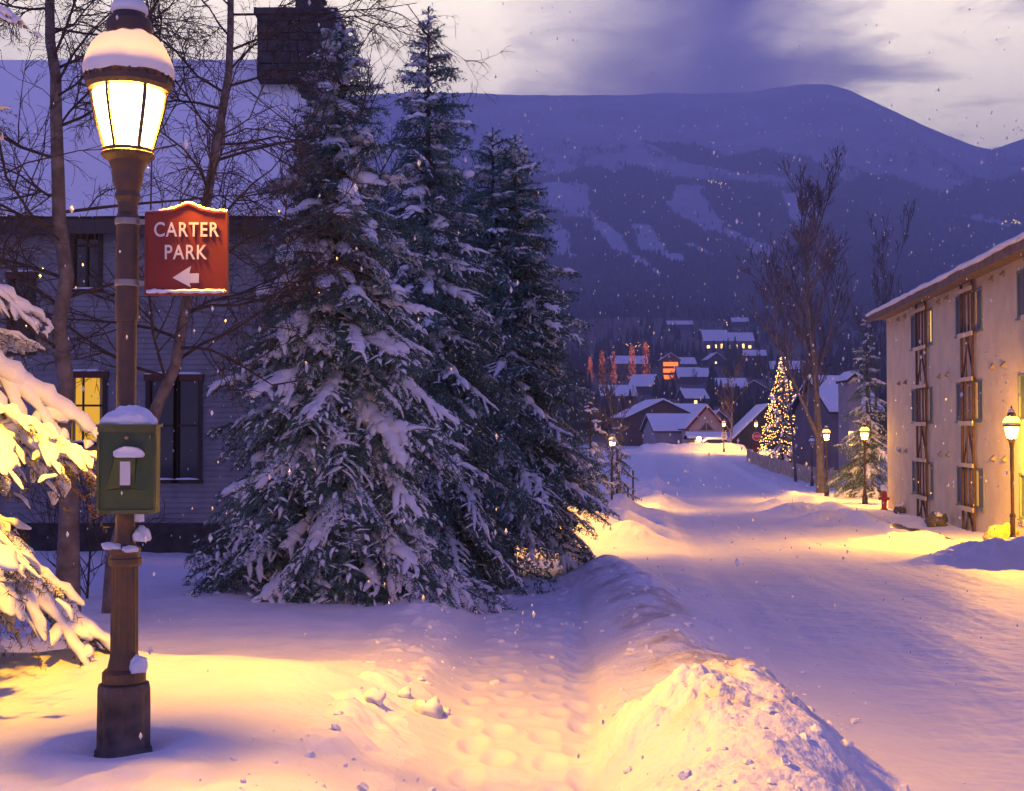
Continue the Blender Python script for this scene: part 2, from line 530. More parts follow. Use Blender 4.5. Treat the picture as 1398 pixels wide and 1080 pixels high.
RUNS = [[(735, 255), (800, 259), (806, 288), (820, 308), (852, 328), (880, 350), (905, 372), (896, 376), (858, 347), (815, 324), (800, 302), (778, 300), (760, 288), (735, 280)],
        [(862, 303), (885, 308), (920, 343), (940, 352), (930, 360), (905, 352), (880, 340), (865, 320)],
        [(910, 287), (930, 266), (963, 264), (966, 285), (1000, 308), (1050, 332), (1064, 358), (1042, 352), (990, 318), (940, 302)],
        [(742, 308), (762, 298), (772, 318), (787, 347), (780, 354), (755, 346)],
        [(1062, 270), (1088, 266), (1112, 260), (1117, 282), (1112, 306), (1090, 304)],
        [(1312, 288), (1350, 292), (1420, 300), (1420, 318), (1350, 308)],
        [(940, 330), (960, 336), (982, 352), (975, 358), (950, 345)],
        [(855, 377), (885, 381), (880, 388), (858, 386)]]
BAND = [(875, 185), (935, 190), (1000, 204), (1050, 198), (1110, 221), (1165, 243), (1130, 248), (1060, 233), (1000, 223), (930, 206)]
TL_U = [0, 640, 730, 800, 880, 940, 1000, 1060, 1110, 1200, 1300, 1420, 2000]
TL_V = [240, 236, 240, 232, 236, 252, 262, 262, 248, 242, 252, 248, 250]


def fdens(u, v):
    tl = np.interp(u, TL_U, TL_V) + 9 * vn(u / 28, v / 40, 91)
    d = sst(tl - 2, tl + 5, v)
    d = np.maximum(d, .28 * sst(tl - 62, tl - 8, v) * (vn(u / 16, v / 9, 93) > .15))
    d[inpoly(u, v, BAND)] = .8
    w = 6 * vn(u / 9, v / 9, 95) + 4 * vn(u / 3.5, v / 3.5, 96)
    for r in RUNS:
        d[inpoly(u + w, v + w * .6, r)] = .015
    return d


def build_hills():
    D = np.concatenate([np.geomspace(171, 1150, 150), np.linspace(1150, 5300, 230)[1:], np.linspace(5300, 7600, 24)[1:]])
    us = np.concatenate([np.linspace(-2100, 500, 140)[:-1], np.linspace(500, 1450, 330), np.linspace(1450, 3500, 110)[1:]])
    Y, U = np.meshgrid(D, us, indexing='ij')
    X = (U - CX) / F * Y
    Z = HZ(X, Y)
    nr, nc = Y.shape
    i = np.arange(nr - 1)[:, None] * nc; j = np.arange(nc - 1)[None]
    Fq = np.stack([i + j, i + j + 1, i + nc + j + 1, i + nc + j], 2).reshape(-1, 4)
    V = np.stack([X, Y, Z], 2).reshape(-1, 3)
    row = Fq[:, 0] // nc
    m = mat('mountain_snow', (.80, .80, .84), .8, col2=(.56, .55, .60), vscale=.004, spec=.1, detail=12, bump=0)
    dn = fdens(U.ravel(), (vofD(Y, U)).ravel())
    dn = np.where((Y.ravel() < 1300), .80, dn)
    att = np.clip(dn * 1.15, 0, 1) * sst(175, 260, Y.ravel())
    nt_ = m.node_tree; bs_ = nt_.nodes['Principled BSDF']; an = nt_.nodes.new('ShaderNodeAttribute'); an.attribute_name = 'undergrowth'
    mx_ = nt_.nodes.new('ShaderNodeMix'); mx_.data_type = 'RGBA'; nt_.links.new(an.outputs['Fac'], mx_.inputs[0])
    nt_.links.new(bs_.inputs['Base Color'].links[0].from_socket, mx_.inputs[6]); mx_.inputs[7].default_value = (.055, .062, .068, 1)
    nt_.links.new(mx_.outputs[2], bs_.inputs['Base Color'])
    for nm, sel in (('hillside', row < 149), ('mountain', row >= 149)):
        fk = Fq[sel]; idx, inv = np.unique(fk, return_inverse=True)
        mb = MB(); mb.add(V[idx], inv.reshape(-1, 4))
        o = tag(obj(nm, mb, m, smooth=True), kind='structure')
        at_ = o.data.attributes.new('undergrowth', 'FLOAT', 'POINT'); at_.data.foreach_set('value', att[idx].astype(np.float32))
    return


build_hills()


def cone_trees(x, y, z, h, r, rng, tiers=2):
    """far conifers: ragged tiers of crooked cones"""
    n = len(x); k = 6
    a = np.arange(k) / k * 2 * math.pi
    Vs, Fs = [], []
    off = 0
    for ti in range(tiers):
        zb = h * (.06 + .42 * ti / max(1, tiers - 1) if tiers > 1 else .05)
        zt = h * (1.0 if ti == tiers - 1 else .72)
        rr = r * (1 - .45 * ti / max(1, tiers - 1) if tiers > 1 else 1)
        jit = rng.uniform(.6, 1.3, (n, k))
        ring = np.stack([x[:, None] + rr[:, None] * jit * np.cos(a), y[:, None] + rr[:, None] * jit * np.sin(a), (z + zb)[:, None] + h[:, None] * rng.uniform(-.05, .05, (n, k))], 2)
        ap = np.stack([x, y, z + zt], 1)[:, None]
        v = np.concatenate([ring, ap], 1)
        b = off + np.arange(n)[:, None] * (k + 1)
        j = np.arange(k)[None]
        f = np.stack([b + j, b + (j + 1) % k, b + k + 0 * j], 2)
        Vs.append(v.reshape(-1, 3)); Fs.append(f.reshape(-1, 3)); off += n * (k + 1)
    mb = MB(); mb.add(np.concatenate(Vs), np.concatenate(Fs))
    return mb


def build_forest():
    rng = np.random.default_rng(5)
    n = 90000
    u = rng.uniform(560, 1560, n); v = rng.uniform(165, 440, n)
    keep = rng.uniform(0, 1, n) < fdens(u, v)
    keep &= rng.uniform(0, 1, n) < np.interp(v, [165, 260, 330, 440], [1, .95, .85, .7])
    u, v = u[keep], v[keep]
    y = Dof(u, v); x = (u - CX) / F * y
    z = HZ(x, y)
    h = rng.uniform(9, 17, len(u)) * np.interp(y, [1100, 2500, 4200], [.85, 1, .95]); r = h * rng.uniform(.17, .26, len(u))
    mb = cone_trees(x, y, z - 1, h, r, rng, 2)
    tag(obj('mountain_forest', mb, mat('far_needles', (.022, .034, .034), .9, col2=(.11, .125, .14), vscale=.045, detail=8)),
        'dark conifer forest covering the mountain flank between the ski runs', 'forest', kind='stuff')


build_forest()

# ------------------------------------------------------------------ spruce generator
def twig_needles(pts, rng, per_m, ln, w, out):
    seg = np.diff(pts, axis=0); sl = np.linalg.norm(seg, axis=1); L = sl.sum()
    n = max(4, int(L * per_m))
    cum = np.concatenate([[0], np.cumsum(sl)])
    s = rng.uniform(0, L * 1.0, n)
    k = np.clip(np.searchsorted(cum, s, side='right') - 1, 0, len(seg) - 1)
    t = (s - cum[k]) / sl[k]
    p = pts[k] + seg[k] * t[:, None]
    ax = seg[k] / sl[k][:, None]
    rd = rng.normal(size=(n, 3)); rd[:, 2] = rd[:, 2] * .9 - .05
    rd -= ax * (rd * ax).sum(1)[:, None]; rd /= np.linalg.norm(rd, axis=1)[:, None] + 1e-9
    d = ax * .62 + rd * .8; d /= np.linalg.norm(d, axis=1)[:, None]
    pe = np.cross(d, rng.normal(size=(n, 3))); pe /= np.linalg.norm(pe, axis=1)[:, None] + 1e-9
    l = (ln * rng.uniform(.7, 1.25, n))[:, None]
    tri = np.stack([p - pe * w, p + pe * w, p + d * l], 1)
    out.append(tri.reshape(-1, 3))


def snow_tube(pts, r, rng, mb, n=6, lump=.35):
    L = np.linalg.norm(np.diff(pts, axis=0), axis=1).sum()
    m = int(np.clip(L / .055, 4, 11))
    tt = np.linspace(0, 1, m)
    q = np.linspace(0, 1, len(pts))
    c = np.stack([np.interp(tt, q, pts[:, k]) for k in range(3)], 1)
    ax = np.gradient(c, axis=0); ax /= np.linalg.norm(ax, axis=1)[:, None] + 1e-9
    sd = np.cross(ax, [0, 0, 1.]); sd /= np.linalg.norm(sd, axis=1)[:, None] + 1e-9
    rr = r * (1 - .35 * tt) * (1 + lump * rng.uniform(-1, 1, m)); rr[0] *= .45; rr[-1] *= .38
    c = c + rng.normal(0, r * .12, c.shape)
    a = np.arange(n) / n * 2 * math.pi + .3
    up = np.array([0, 0, 1.])
    v = c[:, None] + sd[:, None] * (np.cos(a)[None, :, None] * 1.5 * rr[:, None, None]) + up * ((np.sin(a)[None, :, None] * .62 + .42) * rr[:, None, None])
    i = np.arange(m - 1)[:, None] * n; j = np.arange(n)[None]; j2 = (j + 1) % n
    f = np.stack([i + j, i + n + j, i + n + j2, i + j2], 2).reshape(-1, 4)
    mb.add(v.reshape(-1, 3), f)
    tip = mb.n; ct = c[-1] + ax[-1] * rr[-1] * .8 + up * rr[-1] * .3; c0 = c[0] - ax[0] * rr[0] * .5 + up * rr[0] * .3
    mb.add([ct, c0], np.zeros((0, 3), int))
    e = tip - n
    mb.f.append((np.stack([np.full(n, tip), e + (np.arange(n) + 1) % n, e + np.arange(n)], 1), 0))
    b = tip - m * n
    mb.f.append((np.stack([np.full(n, tip + 1), b + np.arange(n), b + (np.arange(n) + 1) % n], 1), 0))


def proto(L, seed, per_m=90, ln=.045, w=.006, snow=.9, sr=.052, sp=.075, fl=0.0):
    rng = np.random.default_rng(seed)
    q = np.linspace(0, 1, 8)
    dz = rng.uniform(.18, .46)
    main = np.stack([L * q * .97, L * .06 * np.sin(q * 3 + rng.uniform(0, 3)) * q, L * (-.02 * q - dz * q ** 2 + .10 * q ** 3)], 1)
    NT, SM, WD = [], MB(), MB()
    WD.tube(main, np.linspace(.010 + .007 * L, .004, 8), 4)
    twig_needles(main[2:], rng, per_m * 1.2, ln, w, NT)
    e0 = rng.uniform(0, 99)
    def env(s_):
        if fl > .5: return float(np.clip(.85 + .6 * vn(np.array([s_ / .38 + e0]), np.array([e0 * .3]), 5)[0], 0.3, 1.15))
        return float(np.clip(.62 + .95 * vn(np.array([s_ / .38 + e0]), np.array([e0 * .3]), 5)[0], 0, 1.15)) if L > .45 else 1.0
    if snow > 0 and L > .2:
        for a_, b_ in ((.22, .5), (.45, .75), (.68, 1.0)):
            ev = env(L * (a_ + b_) / 2)
            if ev > .3:
                tq_ = np.linspace(a_, b_, 5)
                snow_tube(np.stack([np.interp(tq_, q, main[:, k]) for k in range(3)], 1), sr * (.95 + 1.0 * ev) * (1.3 - .5 * a_), rng, SM, n=7)
    if snow > 0 and L > .45:
        for fq in ((.5, .85) if L < .8 else (.38, .62, .86)):
            ev = env(L * fq)
            if ev > .35:
                c_ = np.array([np.interp(fq, q, main[:, k]) for k in range(3)])
                k_ = (.55 + .5 * ev) * (1.25 - .45 * fq) * min(sr / .034, .85)
                tl = len(SM.v)
                SM.blob((0, 0, 0), (.17 * k_ * rng.uniform(.8, 1.2), .135 * k_ * rng.uniform(.8, 1.25), .060 * k_), rng, 12, .38, flat=-.012)
                v_ = SM.v[tl]; r2 = (v_[:, 0] ** 2 + v_[:, 1] ** 2)
                v_[:, 2] -= 2.0 * r2 / max(k_, .3)
                SM.v[tl] = (v_ + c_ + [0, 0, .022]).astype(np.float32)
    s = .12 * L + .03; side = 1
    while s < L * .985:
        fq = s / L
        p0 = np.array([np.interp(fq, q, main[:, k]) for k in range(3)])
        l = min(.44 * L * (1 - fq) ** .7 * min(1, fq * 3 + .35) + .08, .52) * rng.uniform(.65, 1.2)
        ang = rng.uniform(.6, 1.2) * side
        tq = np.linspace(0, 1, 5)
        d = np.array([math.cos(ang), math.sin(ang), -.05])
        fw = np.array([.25, 0, 0])
        tw = p0 + d * l * tq[:, None] + fw * l * (tq[:, None] ** 2) + np.array([0, 0, -.55]) * l * (tq[:, None] ** 1.8)
        twig_needles(tw, rng, per_m, ln, w, NT)
        ev = env(s)
        if rng.uniform() < snow and ev > .22:
            cut = rng.uniform(.38, .92) * min(1, .45 + .6 * ev)
            tq_ = np.linspace(0, cut, 5)
            snow_tube(np.stack([np.interp(tq_, tq, tw[:, k]) for k in range(3)], 1), sr * rng.uniform(.6, 1.1) * min(1, .5 + l * 1.5) * (.7 + .45 * ev), rng, SM)
        if l > .17:
            ss = .25
            s2 = 1
            while ss < .95:
                pp = np.array([np.interp(ss, tq, tw[:, k]) for k in range(3)])
                l2 = l * .42 * (1 - ss * .6) * rng.uniform(.7, 1.2)
                a2 = ang + s2 * rng.uniform(.6, .95)
                d2 = np.array([math.cos(a2), math.sin(a2), -.25])
                t3 = np.linspace(0, 1, 3)[:, None]
                tw2 = pp + d2 * l2 * t3 + np.array([0, 0, -.35]) * l2 * t3 ** 2
                twig_needles(tw2, rng, per_m * .9, ln, w, NT)
                if rng.uniform() < snow * fl:
                    snow_tube(tw2, sr * .6, rng, SM, n=5)
                ss += .085 / max(l, .15); s2 = -s2
        # hanging needle tassels below
        if rng.uniform() < .55:
            t3 = np.linspace(0, 1, 3)[:, None]
            hp = tw[2] + np.array([rng.uniform(-.3, .5), side * .3, -1.0]) * t3 * rng.uniform(.10, .2)
            twig_needles(hp, rng, per_m, ln, w, NT)
        side = -side; s += sp * rng.uniform(.8, 1.2)
    NV = np.concatenate(NT)
    def pack(mb):
        V = np.concatenate(mb.v); out = {}
        for f, _ in mb.f:
            out.setdefault(f.shape[1], []).append(f)
        return V, {k: np.concatenate(x) for k, x in out.items()}
    return dict(L=L, N=NV, S=pack(SM) if SM.n else None, W=pack(WD))


def protoset(lens, nvar, seed, **kw):
    return [[proto(L, seed + 31 * i + 7 * k, **kw) for k in range(nvar)] for i, L in enumerate(lens)]


def spruce(name, label, cat, loc, H, Rb, protos, seed, group=None, z0=.10, snow_fn=None, dens=1.0, pow_=.85, tops=((0, 0, 1.0),), needle_mat=None,
           trunk_r=None, az_keep=None, jag=.42, pitch=(-24, 30), lean=0.0):
    rng = np.random.default_rng(seed)
    root = thing(name, label, cat, loc, group=group)
    lens = [p[0]['L'] for p in protos]
    NV, WB, SB = [], MB(), MB()
    def shape(hf):
        return Rb * (max(0.0, 1 - hf)) ** pow_
    for (tx, ty, hs) in tops:
        Ht = H * hs
        h = Ht * z0 if hs == 1.0 or tx == 0 else H * .55
        while h < Ht * .985:
            hf = h / Ht
            R = shape(hf)
            blend = sst(.5, .75, hf)
            cx, cy = tx * blend, ty * blend
            nb = max(4, int(round((3.0 + 3.6 * min(R, 2.0)) * dens)))
            a0 = rng.uniform(0, 6.28)
            for k in range(nb):
                az = a0 + k / nb * 6.283 + rng.uniform(-.35, .35)
                if az_keep and not az_keep(az, hf):
                    continue
                L = max(.12, R * rng.uniform(1 - jag * 1.3, 1 + jag * .45) + .06)
                ci = int(np.argmin([abs(math.log(L / l)) for l in lens]))
                pr = protos[ci][rng.integers(len(protos[ci]))]
                sc = L / pr['L']
                pit = rad(np.interp(hf, [0, .55, .85, 1], [pitch[0], pitch[0] * .45, 12, pitch[1] + 25]) + rng.uniform(-13, 15))
                ro = rng.uniform(-.6, .6)
                ca, sa = math.cos(az), math.sin(az); cp_, sp_ = math.cos(pit), math.sin(pit); cr, sr_ = math.cos(ro), math.sin(ro)
                Rx = np.array([[1, 0, 0], [0, cr, -sr_], [0, sr_, cr]])
                Ry = np.array([[cp_, 0, -sp_], [0, 1, 0], [sp_, 0, cp_]])
                Rz = np.array([[ca, -sa, 0], [sa, ca, 0], [0, 0, 1]])
                Mx = (Rz @ Ry @ Rx * sc).T
                o = np.array([cx, cy, h + rng.uniform(-.08, .08)])
                NV.append((pr['N'] @ Mx + o).astype(np.float32))
                V, fs = pr['W']; n0 = WB.n
                WB.v.append((V @ Mx + o).astype(np.float32)); WB.n += len(V)
                for kk, f in fs.items(): WB.f.append((f + n0, 0))
                if pr['S'] is not None and rng.uniform() < (snow_fn(hf, az, L) if snow_fn else .95):
                    V, fs = pr['S']; n0 = SB.n
                    SB.v.append((V @ Mx + o).astype(np.float32)); SB.n += len(V)
                    for kk, f in fs.items(): SB.f.append((f + n0, 0))
            h += (.17 + .10 * min(1.4, R)) * rng.uniform(.8, 1.2) / dens ** .5
        tr = trunk_r or H * .014
        hs_ = np.linspace(-.3, Ht, 10)
        bl = sst(.5, .75, hs_ / Ht)
        WB.tube(np.stack([tx * bl, ty * bl, hs_], 1), np.interp(hs_, [-.3, .2, Ht], [tr * 1.5, tr, .008]), 8)
        # leader with few needles
        lead = []
        twig_needles(np.stack([np.full(4, tx), np.full(4, ty), np.linspace(Ht * .93, Ht, 4)], 1), rng, 120, .05, .006, lead)
        NV.append(lead[0])
    N = np.concatenate(NV); nt = len(N) // 3
    cb = MB(); cb.add(N, np.arange(nt * 3).reshape(-1, 3))
    obj('trunk', WB, M['bark'], root)
    crown = obj('crown', cb, needle_mat or M['needle'], root)
    if SB.n:
        obj('branch_snow', SB, M['snow_soft'], crown, smooth=True)
    return root


LENS = [.3, .6, 1.0, 1.5, 2.1]
PA = protoset(LENS, 4, 100, per_m=95, ln=.055, w=.0065, snow=.92, sr=.034, fl=.45)
PB = protoset(LENS, 4, 300, per_m=80, ln=.06, w=.008, snow=.85, sr=.027, sp=.085, fl=.45)


def gpos(u, Y, dz=0.0):
    x = (u - CX) / F * Y
    return (x, Y, gz(x, Y) + dz)


spruce('spruce_tree', 'broad snow-laden spruce with low skirt, in front of the chimney', 'tree', gpos(462, 16.6, -.05), 7.75, 2.35, PA, 11,
       snow_fn=lambda hf, az, L: np.interp(hf, [0, .55, .8, 1], [.97, .95, .75, .35]), z0=.035, pow_=.80, dens=1.75, group='tall snowy spruces beside the house')
spruce('spruce_tree', 'tallest spruce with the highest pointed top, standing behind the broad low spruce', 'tree', gpos(584, 20.3, -.05), 9.3, 2.25, PB, 12,
       snow_fn=lambda hf, az, L: np.interp(hf, [0, .5, .75, 1], [.9, .8, .6, .3]), z0=.06, pow_=.82, dens=1.6, group='tall snowy spruces beside the house')
spruce('spruce_tree', 'spruce with two thin tops whose bare trunk foot shows beside the driveway', 'tree', gpos(692, 23.6, -.05), 8.55, 2.35, PB, 13,
       snow_fn=lambda hf, az, L: np.interp(hf, [0, .5, .75, 1], [.92, .88, .7, .3]), z0=.165, pow_=.72, dens=1.65, tops=((-.27, 0, 1.0), (.16, .1, .985)), trunk_r=.17,
       group='tall snowy spruces beside the house')
# near tree at the left edge of the picture
PN = protoset([.3, .6, 1.0, 1.5, 2.1], 3, 500, per_m=170, ln=.034, w=.0026, snow=.97, sr=.046, sp=.07, fl=.65)
spruce('spruce_tree', 'near spruce reaching in from the left edge with drooping branches loaded with thick snow', 'tree', (-5.0, 8.5, gz(-5.0, 8.5)), 7.2, 3.2, PN, 17,
       z0=.17, pow_=.75, dens=1.1, jag=.34, snow_fn=lambda hf, az, L: 1.0, needle_mat=M['needle_near'], pitch=(-30, 30), trunk_r=.1)
# right hand spruce and the lit one
spruce('spruce_tree', 'slim snowy spruce standing behind the lit lamp at the corner of the plaster building', 'tree', gpos(1184, 68, -.05), 10.2, 2.5, PB, 14, dens=.62, z0=.05, pow_=.8,
       snow_fn=lambda hf, az, L: .8)


# ------------------------------------------------------------------ bare trees
def bare_mesh(name, H, r0, seed, lvl=4, up=.35, spread=.75, nkid=(7, 6, 5, 3), lean=(0, 0), ratio=.5, start=.25, wig=.10, sides=(8, 5, 4, 3, 3), minr=.004):
    rng = np.random.default_rng(seed)
    mb = MB()
    def grow(p, d, L, r, lev):
        n = 7 if lev == 0 else 5
        pts = [p]; dd = d
        for _ in range(n - 1):
            dd = dd + rng.normal(0, wig, 3) * (0.5 if lev == 0 else 1) + np.array([0, 0, up * .12 * (lev > 0)])
            dd /= np.linalg.norm(dd)
            pts.append(pts[-1] + dd * L / (n - 1))
        pts = np.array(pts)
        rr = np.linspace(r, max(minr * .6, r * (.25 if lev == 0 else .35)), n)
        mb.tube(pts, np.maximum(rr, minr), sides[min(lev, len(sides) - 1)])
        if lev >= lvl:
            return
        k = nkid[min(lev, len(nkid) - 1)]
        for i in range(k):
            f = start + (1 - start) * (i + rng.uniform(.1, .9)) / k if lev == 0 else rng.uniform(.2, 1.0)
            fi = f * (n - 1); a = int(min(n - 2, fi)); q = pts[a] + (pts[a + 1] - pts[a]) * (fi - a)
            ax = pts[a + 1] - pts[a]; ax /= np.linalg.norm(ax)
            ra = rng.normal(size=3); ra -= ax * ra.dot(ax); ra /= np.linalg.norm(ra)
            sp = spread * rng.uniform(.7, 1.25)
            nd = ax * math.cos(sp) + ra * math.sin(sp); nd[2] += up * .35; nd /= np.linalg.norm(nd)
            ll = L * ratio * rng.uniform(.65, 1.2) * (1.1 - .55 * f if lev == 0 else 1)
            grow(q, nd, ll, np.interp(fi, range(n), rr) * .6, lev + 1)
    d0 = np.array([lean[0], lean[1], 1.0]); d0 /= np.linalg.norm(d0)
    grow(np.array([0, 0, -.3]), d0, H, r0, 0)
    return mb


def split_tree(name, label, cat, loc, me, m, rz=0, group=None, scale=None):
    root = thing(name, label, cat, loc, rz, group)
    o = bpy.data.objects.new('branches', me); COL.objects.link(o); o.parent = root
    if not me.materials: me.materials.append(m)
    if scale: root.scale = (scale,) * 3
    return root


def trunk_line(pts, r, n=8):
    mb = MB(); mb.tube(np.array(pts), r, n); return mb


# left: two aspens and side branches with twigs
def aspen(label, pts, r0, seed, nb=26):
    rng = np.random.default_rng(seed)
    pts = np.array(pts, float); b0 = pts[0].copy()
    root = thing('bare_tree', label, 'tree', b0, group='bare aspens before the house')
    loc = pts - b0
    q = np.linspace(0, 1, len(loc)); qq = np.linspace(0, 1, 16)
    ax = np.stack([np.interp(qq, q, loc[:, k]) for k in range(3)], 1); ax[1:-1] += rng.normal(0, .025, (14, 3))
    ax[0, 2] -= .3
    rr = np.linspace(r0, r0 * .32, 16); rr[0] *= 1.35; rr[1] *= 1.1
    tb = MB(); tb.tube(ax, rr, 10)
    trunk = obj('trunk', tb, M['bark_pale'], root, smooth=True)
    br = MB()
    def grow(p, d, L, r, lev):
        n = 6; P_ = [p]; dd = d
        for _ in range(n - 1):
            dd = dd + rng.normal(0, .16, 3) + np.array([0, 0, .03 - .05 * lev]); dd /= np.linalg.norm(dd)
            P_.append(P_[-1] + dd * L / (n - 1))
        P_ = np.array(P_)
        br.tube(P_, np.linspace(r, max(.0022, r * .3), n), 4 if lev < 2 else 3)
        if lev >= 3: return
        for i in range((9, 6, 4)[lev]):
            f = rng.uniform(.12, 1) * (n - 1); a = int(min(n - 2, f)); o = P_[a] + (P_[a + 1] - P_[a]) * (f - a)
            axx = P_[a + 1] - P_[a]; axx /= np.linalg.norm(axx)
            ra = rng.normal(size=3); ra -= axx * ra.dot(axx); ra /= np.linalg.norm(ra)
            sp = rng.uniform(.5, 1.0); nd = axx * math.cos(sp) + ra * math.sin(sp); nd[2] += .06; nd /= np.linalg.norm(nd)
            grow(o, nd, L * rng.uniform(.3, .55), max(.003, r * .5), lev + 1)
    for k in range(nb):
        f = .28 + .72 * (k + rng.uniform(0, 1)) / nb
        p = np.array([np.interp(f, qq, ax[:, i]) for i in range(3)])
        az = rng.uniform(0, 6.28)
        d = np.array([math.cos(az), math.sin(az) * .6, rng.uniform(.1, .55)]); d /= np.linalg.norm(d)
        grow(p, d, rng.uniform(1.5, 3.2) * (1.15 - .5 * f), .021 * (1.15 - .5 * f), 0)
    obj('branches', br, M['bark'], root)
    return root


Ya = 13.2
aspen('straight bare aspen left of the lantern, rising past the lit window', [P(92, 800, Ya), P(88, 600, Ya), P(86, 380, Ya), P(76, 160, Ya), P(64, 0, Ya), P(62, -200, Ya)], .105, 21)
Ya = 14.2
aspen('leaning bare aspen whose trunk passes behind the park sign', [P(152, 815, Ya), P(170, 700, Ya), P(222, 540, Ya), P(255, 430, Ya), P(288, 270, Ya), P(306, 120, Ya), P(316, 0, Ya), P(322, -180, Ya)], .085, 22, nb=30)
tw = bare_mesh('bare', 10.5, .09, 28, lvl=3, nkid=(18, 7, 5, 3), up=.2, spread=.8, ratio=.36, start=.3, minr=.0045)
split_tree('bare_tree', 'bare tree reaching up behind the chimney and the tall spruces', 'tree', gpos(520, 24.5), tw.mesh('branches'), M['bark'])
tw = bare_mesh('bare', 8.6, .06, 29, lvl=3, nkid=(16, 6, 4, 3), up=.7, spread=.4, ratio=.4, start=.35, minr=.004)
split_tree('bare_tree', 'thin upright bare tree poking out beside the tallest spruce top', 'tree', gpos(630, 25.2), tw.mesh('branches'), M['bark'])
# shrub under the aspens
sh = bare_mesh('shrub', 1.5, .02, 30, lvl=3, nkid=(12, 6, 5, 3), up=.5, spread=.8, ratio=.6, start=.02, minr=.004)
split_tree('bare_shrub', 'leafless shrub at the foot of the straight aspen', 'shrub', gpos(118, 15.5), sh.mesh('branches'), M['bark'])
# right side big trees
bigm = bare_mesh('big', 17, .28, 31, lvl=4, nkid=(13, 8, 6, 4), up=.75, spread=.62, ratio=.44, start=.2, minr=.016, wig=.08).mesh('branches')
split_tree('bare_tree', 'big leafless tree with a thick dark trunk between the lit christmas tree and the spruce', 'tree', gpos(1120, 76), bigm, M['bark_far'])
bigm2 = bare_mesh('big', 16.5, .16, 32, lvl=4, nkid=(9, 6, 5, 4), up=1.2, spread=.5, ratio=.44, start=.25, minr=.016, wig=.08).mesh('branches')
split_tree('bare_tree', 'leafless tree behind the slim spruce with pale upright twigs', 'tree', gpos(1190, 98), bigm2, M['bark_far'])
split_tree('bare_tree', 'slim leafless tree just left of the thick-trunked tree', 'tree', gpos(1086, 92), bare_mesh('b', 15, .12, 36, lvl=4, nkid=(9, 6, 5, 4), up=1.0, spread=.5, ratio=.42, start=.2, minr=.015).mesh('branches'), M['bark_far'])
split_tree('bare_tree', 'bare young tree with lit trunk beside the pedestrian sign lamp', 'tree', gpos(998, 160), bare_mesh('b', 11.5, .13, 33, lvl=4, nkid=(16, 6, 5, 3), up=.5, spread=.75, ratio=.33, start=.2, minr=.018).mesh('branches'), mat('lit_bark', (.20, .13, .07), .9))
split_tree('bare_tree', 'bare branches of a small tree in front of the plaster wall at the right edge', 'tree', (16.9, 33.6, gz(16.9, 33.6)), bare_mesh('b', 6.2, .05, 34, lvl=3, nkid=(14, 7, 5, 3), up=.45, spread=.75, ratio=.45, start=.3, minr=.006).mesh('branches'), M['bark_pale'])

# ------------------------------------------------------------------ street lamp
def vz(v): return (1030 - v) / 257.0


LAMP_W = 3500.0
LAMP_C = (1.0, .45, .008)


